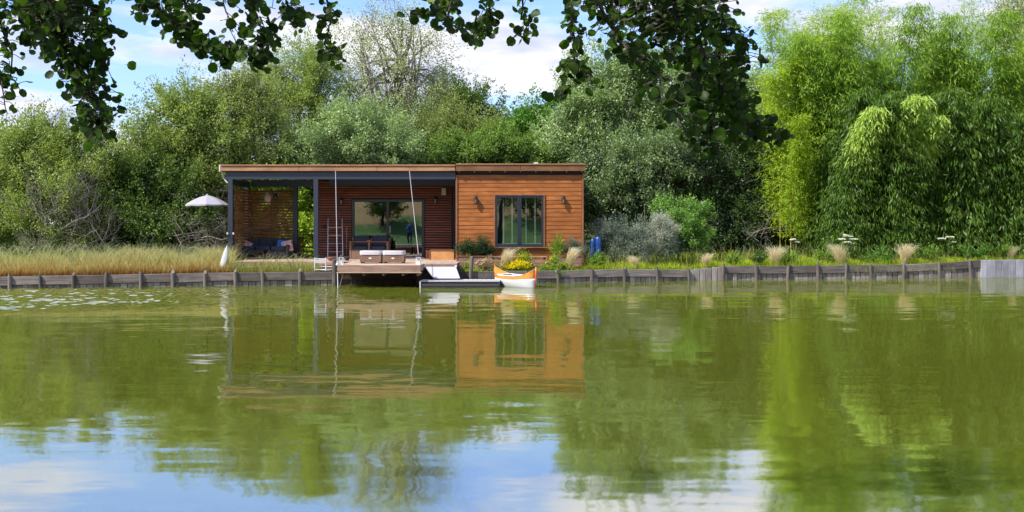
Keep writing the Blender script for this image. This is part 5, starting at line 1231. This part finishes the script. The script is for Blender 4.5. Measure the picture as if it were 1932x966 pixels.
def blades(name, label, base, hgt, width, lean, mat, rng, segs=3, shift=0.0, cat='grass', stuff=True, parent=None, bias=None, toner=.18, droop=.22):
    n = len(base); az = rng.uniform(0, 2 * math.pi, n); ld = np.stack([np.cos(az), np.sin(az), np.zeros(n)], 1)
    if bias is not None: ld = unit(ld + np.array(bias))
    ln = lean * rng.uniform(.3, 1.4, n) * hgt; sd = np.stack([-ld[:, 1], ld[:, 0], np.zeros(n)], 1); rt = rng.uniform(0, 6.28, n)
    fs = np.stack([np.cos(rt), np.sin(rt) * .4, np.zeros(n)], 1)
    v = np.empty((n, (segs + 1) * 2, 3), np.float32); tone = np.empty((n, (segs + 1) * 2), np.float32); j = rng.uniform(-toner, toner, n)
    for k in range(segs + 1):
        u = k / segs; c = base + ld * (ln * u ** 2)[:, None] + np.array([0, 0, 1]) * (hgt * (u - droop * lean * u ** 3))[:, None]
        w = width * (1 - u * .85) * .5 if np.isscalar(width) else width * (1 - u * .85) * .5
        v[:, 2 * k] = c - fs * w; v[:, 2 * k + 1] = c + fs * w; tone[:, 2 * k] = tone[:, 2 * k + 1] = np.clip(u + j + shift, 0, 1)
    nv = (segs + 1) * 2; b = (np.arange(n) * nv)[:, None, None]; q = np.array([[2 * k, 2 * k + 1, 2 * k + 3, 2 * k + 2] for k in range(segs)])[None]
    li = (b + q).reshape(-1).astype(np.int32)
    me = bpy.data.meshes.new(name); o0 = base.mean(0); me.vertices.add(n * nv); me.vertices.foreach_set('co', (v - o0.astype(np.float32)).reshape(-1)); me.loops.add(len(li)); me.loops.foreach_set('vertex_index', li)
    me.polygons.add(n * segs); me.polygons.foreach_set('loop_start', np.arange(n * segs, dtype=np.int32) * 4); me.update(calc_edges=True)
    at = me.attributes.new('tone', 'FLOAT', 'POINT'); at.data.foreach_set('value', tone.reshape(-1)); me.materials.append(mat)
    ob = bpy.data.objects.new(name, me); link(ob, parent, o0)
    if parent is None: tag(ob, label, cat, kind='stuff' if stuff else None)
    return ob
G_straw = grass_mat('straw_meadow_grass', [(0, (.16, .08, .025)), (.3, (.42, .24, .07)), (.55, (.54, .40, .11)), (.8, (.54, .50, .17)), (1, (.60, .60, .30))])
G_rust = grass_mat('rusty_bank_grass', [(0, (.09, .04, .014)), (.4, (.32, .16, .045)), (.75, (.48, .30, .08)), (1, (.52, .38, .13))])
G_mix = grass_mat('yellow_green_grass', [(0, (.12, .12, .02)), (.35, (.34, .30, .06)), (.7, (.33, .37, .10)), (1, (.42, .44, .22))])
G_fresh = grass_mat('fresh_green_grass', [(0, (.08, .15, .014)), (.4, (.32, .46, .025)), (.8, (.50, .62, .05)), (1, (.58, .62, .12))])
G_feather = grass_mat('feather_grass', [(0, (.30, .30, .09)), (.25, (.66, .56, .28)), (.7, (.86, .74, .46)), (1, (.90, .80, .54))])
G_stem = grass_mat('stem_green', [(0, (.08, .14, .02)), (1, (.20, .30, .05))])
def strip(rng, px0, px1, n, d0, d1):
    px = rng.uniform(px0, px1, n); off = rng.uniform(d0, d1, n); out = np.empty((n, 3))
    for i in range(n):
        D = Dbank(px[i]) + off[i]; x = X(px[i], D); out[i] = (x, D, gz(x, D) - .02)
    return out
rg = np.random.default_rng(77)
b = strip(rg, -260, 440, 30000, .18, 3.6); hg = rg.uniform(.42, .86, len(b)) * (.76 + .14 * np.sin(b[:, 0] * 1.7 + np.sin(b[:, 0] * .6) * 2) + .12 * np.sin(b[:, 0] * 4.3 + b[:, 1] * 3)); hg[b[:, 0] < X(20, 34)] *= .9; hg *= .72 + .28 * np.clip((b[:, 1] - np.array([bank_y(x) for x in b[:, 0]])) / 1.2, 0, 1)
blades('straw_grass', 'tall straw coloured meadow grass along the left bank', b, hg, .018, .42, G_straw, rg, toner=.3)
b = strip(rg, -260, 440, 1500, .5, 3.4); blades('straw_seed_heads', 'pale arching seed heads above the straw meadow grass', b, rg.uniform(.7, 1.0, len(b)), .024, .6, G_mix, rg, segs=5, shift=.2, bias=(.4, 0, 0))
b = strip(rg, -260, 430, 9000, .16, 1.0); blades('rusty_grass', 'low rusty orange grass at the front of the left bank', b, rg.uniform(.16, .46, len(b)), .016, .4, G_rust, rg)
b = strip(rg, 425, 605, 2600, .18, 1.4); blades('bank_grass', 'loose yellow green grass in front of the terrace', b, rg.uniform(.12, .34, len(b)), .016, .5, G_mix, rg)
b = strip(rg, 425, 580, 170, .2, 1.0); blades('tall_grass_stems', 'arching seeded grass stems in front of the covered terrace', b, rg.uniform(.5, .85, len(b)), .026, .75, G_mix, rg, segs=5, shift=.15, bias=(.6, 0, 0))
b = strip(rg, 1030, 2100, 26000, .12, 2.6); hh = rg.uniform(.12, .30, len(b)) * (.7 + .5 * np.sin(b[:, 0] * 2.3 + 1) ** 2); blades('green_bank_grass', 'fresh green grass on the right bank behind the timber edging', b, hh, .020, .55, G_fresh, rg)
b = strip(rg, 1100, 2100, 1500, .25, 2.4); blades('seed_grass', 'tall thin seeded grass stalks on the right bank', b, rg.uniform(.3, .95, len(b)), .020, .5, G_mix, rg, segs=4, shift=.1)
b = strip(rg, 865, 1040, 1500, .15, .7); blades('short_bank_grass', 'short grass behind the edging by the dock', b, rg.uniform(.08, .2, len(b)), .018, .6, G_fresh, rg)
b = strip(rg, 1600, 1800, 420, -.05, .15); b[:, 2] = .5; blades('trailing_grass', 'dry grass trailing over the right bank edging', b, -rg.uniform(.1, .3, len(b)), .016, -.7, G_mix, rg, bias=(0, -1.2, 0))
b = strip(rg, -800, 2700, 16000, 3.0, 9); b = b[(b[:, 0] < X(436, 38)) | (b[:, 0] > X(1110, 38))]; blades('undergrowth_grass', 'rough grass under the trees', b, rg.uniform(.2, .5, len(b)), .03, .5, G_fresh, rg, segs=2)

# feather grass tufts
TUFTS = [(950, 472, 30, .92, 'largest feather grass tuft, blowing to the right behind the canoe'), (1072, 478, 20, .95, 'feather grass tuft in front of the blue spruce planter'), (1197, 484, 12, .6, 'small feather grass tuft in front of the grey shrub'),
         (1331, 482, 12, .65, 'thin feather grass tuft below the dark shady tree'), (1462, 472, 18, .9, 'cream feather grass tuft left of the golden bamboo stems'), (1586, 470, 22, .95, 'feather grass tuft under the cluster of white umbels'),
         (1706, 470, 24, .95, 'bushy feather grass tuft standing alone before the dark bamboo'), (1905, 482, 20, .7, 'pale feather grass tuft at the right end of the bank')]
for i, (px, py, w, s, lab) in enumerate(TUFTS):
    rng = np.random.default_rng(200 + i); D = Dbank(px) + .42; c = Vector((X(px, D), D, gz(X(px, D), D) - .03))
    n = int(900 * s); bb = np.array(c)[None] + rng.normal(size=(n, 3)) * np.array([.05, .05, 0]) * s
    t = thing('feather_grass', lab, 'ornamental grass', c, 'feather grass tufts on the bank')
    blades('plume', None, bb, s * rng.uniform(.46, 1.2, n), .015, .46, G_feather, rng, segs=6, parent=t, droop=.5, bias=((1.0, 1.1, -.7, .6, .5, -.9, .8, .9)[i], -.2, 0), shift=.12)['kind'] = 'stuff'
    blades('leaves', None, bb[:n // 3], s * rng.uniform(.2, .4, n // 3), .014, .7, G_fresh, rng, segs=4, parent=t)['kind'] = 'stuff'

# white umbels
def umbel(px, heads, label, seed, D=None):
    rng = np.random.default_rng(seed); D = Dbank(px) + 1.0; c = Vector((X(px, D), D, gz(X(px, D), D))); t = thing('white_umbel_plant', label, 'flower', c, 'white umbel flowers on the bank')
    m = MB(); fp, fn, ft = [], [], []; lp = []
    for hx, hy, r in heads:
        e = P(hx, hy, D + rng.uniform(-.1, .1)); st = [c + Vector((rng.normal() * .04, 0, 0)), c.lerp(e, .55) + Vector((0, 0, .04)), e - Vector((0, 0, .08))]; m.tube(st, [.012, .009, .007], 5)
        rr = r * D / F
        for k in range(8): a = k * .785; m.tube([st[-1], e + Vector((math.cos(a) * rr * .8, math.sin(a) * rr * .8, 0))], .003, 3, cap=False)
        q = 130; a = rng.uniform(0, 6.28, q); ra = rr * np.sqrt(rng.uniform(0, 1, q)); fp.append(np.array(e)[None] + np.stack([np.cos(a) * ra, np.sin(a) * ra, .03 + rng.uniform(-.01, .02, q) - (ra / rr) ** 2 * .02], 1))
        lp.append(np.array(c)[None] + (np.array(e) - np.array(c))[None] * rng.uniform(.05, .8, (14, 1)) + rng.normal(size=(14, 3)) * .04)
    m.build('stem', G_stem_s, t)
    fp = np.vstack(fp); leaf_mesh('umbel', fp, rng.normal(size=fp.shape) * [1, 1, .2], rng.normal(size=fp.shape) * .4 + [0, -.4, 1], .045, .04, rng.uniform(0, 1, len(fp)), LF['wflower'], t, tuple(fp.mean(0)), stuff=True)
    lp = np.vstack(lp); leaf_mesh('leaves', lp, rng.normal(size=lp.shape) + [0, 0, .3], rng.normal(size=lp.shape) + [0, 0, 1], .16, .05, rng.uniform(0, 1, len(lp)), LF['weed'], t, tuple(lp.mean(0)), stuff=True)
G_stem_s = plain('green_stem', (.10, .17, .03), rough=.6)
umbel(1499, [(1496, 453, 6), (1503, 458, 5)], 'small white umbel flower left of the golden bamboo culm', 301)
umbel(1600, [(1588, 452, 8), (1600, 447, 8), (1610, 452, 9), (1598, 458, 8), (1606, 460, 6), (1596, 445, 5)], 'widest cluster of white umbels above a feather grass tuft', 302)
umbel(1786, [(1777, 451, 8), (1792, 448, 8), (1799, 457, 4)], 'pair of white umbels in front of the dark bamboo, right of centre', 303)
umbel(1928, [(1928, 443, 8), (1940, 446, 6)], 'white umbel cut by the right edge of the view', 304)

# flowering and leafy clumps on the bank
def clump(px, py, rx, ry, mat, label, seed, n=900, leaf=(.07, .03), flower=None, off=.4, name='leafy_plant', cat='plant'):
    rng = np.random.default_rng(seed); D = Dbank(px) + off; c = P(px, py, D); g = Vector((c.x, D, gz(c.x, D))); t = thing(name, label, cat, g); s = D / F
    pos, ax, nr, tone = crown_points(rng, [(tuple(c), (rx * s, rx * s * .7, ry * s))], n, sub=.45, shoots=.35, fill=.2, shoot_len=.14)
    leaf_mesh('leaves', pos, ax + [0, 0, .6], nr, leaf[0] * rng.uniform(.6, 1.3, len(pos)), leaf[1], tone, mat, t, tuple(g), stuff=True)
    if flower:
        k = int(flower[1]); d = unit(rng.normal(size=(k, 3))); d[:, 2] = np.abs(d[:, 2]); d[:, 1] = -np.abs(d[:, 1]); fp = np.array(c)[None] + d * np.array([rx * s, rx * s * .7, ry * s]) * rng.uniform(.8, 1.15, (k, 1))
        fp = np.repeat(fp, 3, 0); leaf_mesh('flowers', fp, rng.normal(size=fp.shape), d.repeat(3, 0) + rng.normal(size=fp.shape) * .4, flower[2], flower[2] * .8, rng.uniform(0, 1, len(fp)), LF[flower[0]], t, tuple(g), stuff=True)
    m = MB(); m.tube([g - Vector((0, 0, .05)), c], [.01, .006], 5); m.build('stem', G_stem_s, t)
clump(975, 505, 27, 13, LF['weed'], 'low plant covered with yellow flowers behind the canoe', 401, 1300, flower=('yflower', 260, .055), off=.35)
clump(985, 492, 15, 12, LF['weed'], 'taller yellow flowering plant behind the canoe, beside the feather grass', 402, 700, flower=('yflower', 60, .045), off=.6)
clump(1043, 505, 22, 18, LF['weed'], 'green leafy plant spilling over the edging right of the canoe', 403, 1500, flower=('yflower', 30, .04), off=.25)
clump(1043, 489, 7, 6, LF['weed'], 'small yellow flowered plant in front of the bench end', 404, 200, flower=('yflower', 50, .04), off=.5)
clump(915, 500, 22, 12, LF['dry'] if 'dry' in LF else LF['weed'], 'dry pinkish leafy plant left of the large feather grass', 405, 1100, flower=('straw', 120, .04), off=.4)
clump(880, 505, 9, 7, LF['yellow'], 'small bright yellow green plant beside the leaning post', 406, 350, off=.4)
clump(1050, 470, 12, 14, LF['weed'], 'long leaved green plant in the right hand planter', 407, 400, leaf=(.3, .02), off=1.2)
for i, (px, py, rx, ry, mt) in enumerate(((1125, 497, 18, 9, 'weed'), (1480, 490, 22, 9, 'weed'), (1560, 488, 20, 10, 'weed'), (1655, 485, 26, 12, 'green'), (1740, 480, 20, 14, 'weed'), (1835, 480, 22, 12, 'green'), (1880, 475, 24, 10, 'weed'), (1430, 488, 16, 9, 'oak'), (1380, 490, 14, 8, 'weed'))):
    clump(px, py, rx, ry, LF[mt], ['leafy weed clump beside the blue floats', 'leafy weeds between the cream tuft and the golden culm', 'broad leafy weeds just left of the umbel cluster', 'dark leafy weeds between two feather grass tufts', 'tall weeds right of the lone feather grass tuft', 'dark weed clump above the last round post', 'weeds above the pale board wall', 'low dark herb left of the cream feather grass', 'small weed below the shady tree'][i], 420 + i, 800, leaf=(.11, .035), off=.7)

# ------------------------------------------------------------------ overhanging alder on the near bank
def alder():
    rng = np.random.default_rng(900); rr = random.Random(12)
    base = Vector((-1.0, -3.2, .55)); t = thing('alder_tree', 'overhanging alder whose leafy branches hang across the top of the view', 'tree', base)
    m = MB(); top = Vector((.2, -.6, 7.2)); pts = [base - Vector((0, 0, .2)), base + Vector((.15, .2, 1.4)), Vector((-.7, -2.4, 3.6)), Vector((-.3, -1.2, 5.4)), top]
    m.tube(pts, [.24, .19, .16, .11, .05], 10); m.build('trunk', M_barkd, t, smooth=True)
    # hanging branches: traced as seen, at 6 to 7.6 m
    BR = [([(60, -60), (110, 60), (150, 130), (180, 200), (186, 248)], 44, 26, 6.4, 150), ([(150, -60), (178, 60), (196, 120)], 36, 26, 6.7, 85), ([(0, -60), (55, 30), (95, 60)], 55, 34, 6.9, 110), ([(90, -60), (120, 40)], 60, 46, 6.2, 80), ([(60, -60), (110, 60), (120, 110), (160, 170)], 40, 22, 6.6, 75),
          ([(-30, -40), (8, 60), (22, 140), (30, 165)], 18, 14, 6.6, 26), ([(-40, -60), (-20, 80), (0, 150), (14, 215)], 14, 9, 6.3, 20),
          ([(200, -60), (290, 14), (340, 55), (385, 85), (432, 108)], 26, 20, 6.9, 95), ([(255, -40), (272, 40)], 12, 12, 6.5, 12), ([(340, -50), (350, 20)], 30, 18, 6.8, 32),
          ([(440, -60), (480, 25), (505, 70), (480, 112)], 26, 26, 6.5, 62), ([(520, -60), (545, 20), (560, 45)], 34, 26, 7.0, 45), ([(215, -60), (300, 16), (345, 55), (390, 84), (450, 95), (505, 105)], 22, 22, 6.7, 70),
          ([(600, -60), (625, 35), (612, 85), (640, 108)], 20, 18, 6.6, 42), ([(430, -40), (425, 14), (440, 60)], 12, 12, 6.4, 9),
          ([(900, -60), (850, 10), (800, 32), (772, 18)], 14, 16, 6.5, 22), ([(860, -30), (835, 45), (880, 55), (918, 55)], 18, 14, 6.6, 28), ([(930, -60), (922, 20), (905, 55)], 30, 16, 6.9, 34),
          ([(1010, -60), (985, 20), (1000, 50), (962, 76)], 18, 15, 6.7, 26), ([(1075, -60), (1080, 60), (1084, 110), (1065, 150), (1052, 188)], 15, 17, 6.6, 44), ([(1074, -60), (1080, 60), (1084, 110), (1110, 150), (1128, 165)], 14, 12, 6.8, 30),
          ([(1090, -60), (1165, 70), (1235, 130), (1262, 190), (1300, 262)], 30, 34, 6.5, 80), ([(1180, -60), (1250, 20), (1320, 90), (1370, 170), (1410, 235), (1468, 255)], 58, 24, 6.8, 210), ([(1290, -60), (1350, 30), (1392, 80), (1408, 120)], 40, 22, 7.2, 105),
          ([(1090, -60), (1165, 70), (1225, 120), (1215, 160), (1190, 195)], 18, 16, 6.4, 40), ([(1250, -60), (1290, 60), (1310, 150), (1330, 240), (1345, 275)], 52, 34, 7.0, 190), ([(1300, -60), (1350, 60), (1380, 160), (1400, 220), (1385, 270)], 34, 26, 7.3, 90), ([(1120, -60), (1160, 20), (1240, 60)], 44, 36, 6.9, 80), ([(1240, -50), (1300, 30)], 60, 50, 6.6, 90)]
    leaves = []
    hub = Vector((.1, -.2, 5.6))
    for q, (pl, w0, w1, D, n) in enumerate(BR):
        D += rr.uniform(-.15, .15); W = [P(x, y, D + .25 * math.sin(i + q)) for i, (x, y) in enumerate(pl)]
        # continue up and back into the crown
        up = [W[0] + Vector((0, -1.0, 1.0)), W[0] + Vector(((hub.x - W[0].x) * .35, -2.4, 1.9)), hub + Vector((rr.uniform(-.4, .4), rr.uniform(-.3, .3), rr.uniform(-.6, .6)))]
        path = up[::-1] + W
        m = MB(); sp = []
        for i in range(len(path) - 1):
            for k in range(4): sp.append(path[i].lerp(path[i + 1], k / 4) + Vector((rr.gauss(0, .012), rr.gauss(0, .012), rr.gauss(0, .012))) * (1 if i > 2 else 3))
        sp.append(path[-1]); N_ = len(sp); m.tube(sp, [lerp(.026 if w0 > 25 else .02, .003, (i / (N_ - 1)) ** .6) for i in range(N_)], 5)
        L = [0]
        for a, b in zip(W, W[1:]): L.append(L[-1] + (b - a).length)
        n = int(n * (2.4 if pl[0][0] < 260 else 2.0))
        for k in range(n):
            u = ((k + rr.random()) / n); s = u * L[-1]; i = max(j for j in range(len(W) - 1) if L[j] <= s + 1e-9) if s < L[-1] else len(W) - 2
            f = (s - L[i]) / max(L[i + 1] - L[i], 1e-6); c = W[i].lerp(W[i + 1], f); w = lerp(w0, w1, u) * D / F
            o = Vector((rr.gauss(0, .55) * w, rr.gauss(0, 1) * max(w, .12), rr.gauss(0, .5) * w)); e = c + o
            if rr.random() < .75: m.tube([c, c.lerp(e, .5) + Vector((0, 0, .01)), e], .0028, 3, cap=False)
            leaves.append((e, rr.random()))
        m.build('branch', M_barkd, t)
    # small catkins
    # leaf meshes: round alder leaf, folded on the midrib
    protos = []
    for k, (rx, ry, fold, mt) in enumerate(((.030, .036, .010, 'alder'), (.026, .034, .004, 'alder'), (.034, .038, .014, 'alder'), (.028, .034, .006, 'alderb'))):
        n = 12; vs = [(0, 0, 0), (0, ry * 2, 0)]; fs = []; mid = [(0, ry * 2 * j / 4, -.002 * math.sin(j)) for j in range(5)]
        vs = list(mid); out = []
        for sgn in (1, -1):
            ids = []
            for j in range(5):
                a = math.pi * (j + .0) / 4; x = rx * math.sin(a) ** .7 * (1.06 if j == 2 else 1.0); ids.append(len(vs)); vs.append((sgn * x if 0 < j < 4 else sgn * .0005, ry * (1 - math.cos(a)), fold * math.sin(a) + .004 * math.sin(j * 2 + k)))
            for j in range(4): fs.append((j, j + 1, ids[j + 1], ids[j]) if sgn > 0 else (j, ids[j], ids[j + 1], j + 1))
        # stalk
        b = len(vs); vs += [(-.001, 0, 0), (.001, 0, 0), (.001, -.02, 0), (-.001, -.02, 0)]; fs.append((b, b + 1, b + 2, b + 3))
        me = bpy.data.meshes.new('leaf'); me.from_pydata(vs, [], fs); me.materials.append(LF[mt]); me.polygons.foreach_set('use_smooth', [True] * len(fs))
        tn = me.attributes.new('tone', 'FLOAT', 'POINT'); tn.data.foreach_set('value', [(.3, .6, .15, .6)[k]] * len(vs)); protos.append((me, vs, fs))
    vis = [l for l in leaves if (lambda u: -20 < u[0] < 1950 and -25 < u[1] < 400)((PX + l[0].x / l[0].y * F, PY - (l[0].z - H) / l[0].y * F))]
    rest = [l for l in leaves if l not in vis]
    rr.shuffle(vis); vis.sort(key=lambda l: l[0].y)
    def rotm(): return Euler((R(rr.gauss(55, 38) + 180 * 0), R(rr.gauss(0, 45)), rr.uniform(0, 6.28))).to_matrix()
    def hang_m():
        # tip mostly hanging down / outwards
        d = Vector((rr.gauss(0, .8), rr.gauss(0, .7), rr.gauss(-.45, .6))).normalized(); nn = Vector((rr.gauss(0, .7), -1 if rr.random() < .6 else rr.gauss(0, 1), rr.gauss(.4, .6))).normalized(); x = d.cross(nn).normalized(); z = x.cross(d).normalized()
        return Matrix((x, d, z)).transposed()
    for e, q in vis[:300]:
        bright = q > .975; me = protos[3][0] if bright else protos[int(q * 2.99) if q < .975 else 0][0]
        o = bpy.data.objects.new('leaf', me); o.rotation_euler = hang_m().to_euler(); s = rr.uniform(.45, 1.05); o.scale = (s, s, s); link(o, t, e)
    rest = vis[300:] + rest
    V, Fa, T = [], [], []
    for e, q in rest:
        me, vs, fs = protos[int(q * 2.99)]; M3 = hang_m(); s = rr.uniform(.45, 1.05); b = len(V); V += [tuple(M3 @ Vector(v) * s + e - base) for v in vs]; Fa += [tuple(i + b for i in f) for f in fs]; T += [q] * len(vs)
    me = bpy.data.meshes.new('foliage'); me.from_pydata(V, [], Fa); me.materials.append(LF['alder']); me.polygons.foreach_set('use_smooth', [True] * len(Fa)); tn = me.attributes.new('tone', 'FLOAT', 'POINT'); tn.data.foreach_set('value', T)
    o = bpy.data.objects.new('foliage', me); link(o, t, base); o['kind'] = 'stuff'
    # crown above the frame that shades the hanging branches
    blobs = [((-4.5, .5, 6.4), (3.2, 2.4, 1.4)), ((.5, 0, 6.8), (3.4, 2.4, 1.6)), ((-1.5, -2.0, 6.9), (3.6, 3.0, 1.7)), ((-5.5, -1.5, 6.4), (2.6, 2.6, 1.2))]
    pos, ax, nr, tone = crown_points(rng, blobs, 34000, sub=.35, shoots=.15, fill=.4, shoot_len=.4)
    k = (pos[:, 2] > 2.25 + .2115 * pos[:, 1]) | (pos[:, 1] < 0); pos, ax, nr, tone = pos[k], ax[k], nr[k], tone[k]; k = pos[:, 2] > 3.9; pos, ax, nr, tone = pos[k], ax[k], nr[k], tone[k]
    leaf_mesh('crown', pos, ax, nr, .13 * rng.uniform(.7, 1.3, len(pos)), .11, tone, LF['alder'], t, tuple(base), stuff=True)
alder()

# ------------------------------------------------------------------ near bank: what the glass reflects
def near_tree(x, y, h, label, seed, mat):
    rng = np.random.default_rng(seed); z0 = .9; t = thing('field_tree', label, 'tree', (x, y, z0)); m = MB(); m.tube([(x, y, z0 - .5), (x + .1, y, z0 + h * .4), (x, y, z0 + h * .8)], [.18, .14, .05], 8); m.build('trunk', M_barkd, t, smooth=True)
    pos, ax, nr, tone = crown_points(rng, [((x, y, z0 + h * .65), (h * .28, h * .28, h * .36)), ((x + h * .1, y, z0 + h * .45), (h * .25, h * .25, h * .2))], 9000, shoot_len=.4); leaf_mesh('foliage', pos, ax, nr, .16, .09, tone, mat, t, (x, y, z0), stuff=True)
near_tree(-11.3, -11, 5.5, 'small tree on the near bank lawn, mirrored in the sliding door', 501, LF['oak'])
near_tree(.6, -13, 8, 'dark broad tree on the near lawn, mirrored in the cabin window', 504, LF['dark'])
near_tree(3.5, -16, 9, 'tree on the straw hillside behind the viewer, mirrored in the window', 502, LF['oak'])
near_tree(-4.5, -20, 10, 'larger tree behind the alder on the straw hillside', 503, LF['oak'])

def person():
    bx, by, bz = -7.9, -.9, .47
    t = thing('person', 'person in blue shirt and dark trousers on the near bank, mirrored in the door', 'person', (bx, by, bz))
    def skin(name, verts, edges, rad, mat, sub=2):
        me = bpy.data.meshes.new(name); me.from_pydata(verts, edges, []); o = bpy.data.objects.new(name, me); me.materials.append(mat)
        md = o.modifiers.new('skin', 'SKIN'); 
        if not me.skin_vertices: me.skin_vertices.new() if hasattr(me.skin_vertices, 'new') else None
        ok = len(me.skin_vertices) > 0
        if ok:
            for i, r in enumerate(rad): me.skin_vertices[0].data[i].radius = (r, r) if not isinstance(r, tuple) else r
            me.skin_vertices[0].data[0].use_root = True
        o.modifiers.new('sub', 'SUBSURF').levels = sub; o.modifiers['sub'].render_levels = sub
        link(o, t, (bx, by, bz)); return o
    # one continuous body from tapered tubes joined with a voxel remesh
    b = MB()
    def seg(pts, rad, n=12): b.tube(pts, rad, n)
    seg([(0, 0, .92), (0, .01, 1.05), (0, .0, 1.25), (0, .0, 1.42), (0, 0, 1.50)], [.15, .14, .165, .15, .07])
    seg([(0, 0, 1.46), (0, .01, 1.56)], [.055, .05]); b.lathe((0, .015, 1.545), [(.03, 0), (.065, .03), (.078, .09), (.08, .14), (.065, .19), (.03, .222), (0, .23)], 14)
    b.lathe((0, .095, 1.63), [(.004, 0), (.014, .01), (.006, .04)], 6)
    for s in (-1, 1):
        seg([(s * .09, 0, .95), (s * .10, .01, .5), (s * .10, -.01, .1), (s * .10, 0, .04)], [.085, .058, .04, .045]); seg([(s * .10, -.05, .035), (s * .11, .10, .03), (s * .115, .18, .022)], [.04, .042, .02])
        seg([(s * .17, 0, 1.42), (s * .24, .02, 1.18), (s * .15, .25, 1.28)], [.052, .04, .03]); 
        h = Vector((s * .13, .28, 1.30)); seg([(s * .15, .25, 1.28), h], [.03, .036])
        for q in range(4): seg([h, h + Vector((-s * (.01 + .0), .03, .03 - q * .016)), h + Vector((-s * .035, .045 - q * .002, .032 - q * .016))], [.011, .009, .007], 6)
        seg([h, h + Vector((-s * .03, .0, .04))], [.011, .008], 6)
        b.lathe((s * .08, .01, 1.65), [(.004, 0), (.014, .02), (.01, .05)], 6)
    b.v = [(v[0] + bx, v[1] + by, v[2] + bz) for v in b.v]; body = b.build('body', M_skin, t, smooth=True); md = body.modifiers.new('join', 'REMESH'); md.mode = 'VOXEL'; md.voxel_size = .012; md.use_smooth_shade = True
    s_ = MB(); s_.tube([(0, 0, .90), (0, .01, 1.05), (0, 0, 1.25), (0, 0, 1.43), (0, 0, 1.50)], [.168, .16, .182, .165, .075], 16)
    for s in (-1, 1): s_.tube([(s * .12, 0, 1.44), (s * .18, 0, 1.41), (s * .235, .02, 1.2)], [.07, .066, .055], 12)
    s_.v = [(v[0] + bx, v[1] + by, v[2] + bz) for v in s_.v]; o = s_.build('shirt', M_shirt, t, smooth=True); md = o.modifiers.new('join', 'REMESH'); md.mode = 'VOXEL'; md.voxel_size = .02; md.use_smooth_shade = True
    p = MB(); p.tube([(0, 0, .84), (0, 0, .98)], [.15, .162], 14)
    for s in (-1, 1): p.tube([(s * .09, 0, .93), (s * .10, .01, .5), (s * .10, -.01, .07)], [.1, .075, .06], 12)
    p.v = [(v[0] + bx, v[1] + by, v[2] + bz) for v in p.v]; o = p.build('trousers', M_trous, t, smooth=True); md = o.modifiers.new('join', 'REMESH'); md.mode = 'VOXEL'; md.voxel_size = .02; md.use_smooth_shade = True
    h = MB(); h.lathe((bx, by - .008, bz + 1.63), [(.075, 0), (.087, .05), (.084, .1), (.05, .145), (0, .158)], 14); h.build('hair', M_hair, t, smooth=True)
    for s in (-1, 1):
        e = MB(); e.lathe((bx + s * .03, by + .088, bz + 1.655), [(0, -.009), (.01, 0), (0, .009)], 8); e.build('eye', M_black, t)
    c = MB(); c.bb(bx - .075, bx + .075, by + .30, by + .315, bz + 1.26, bz + 1.34, .004); o = c.build('phone', M_black, None); tag(o, 'black phone held up by the person on the near bank', 'phone')
person()

# alder in the water's edge: nothing else; update
bpy.context.view_layer.update()
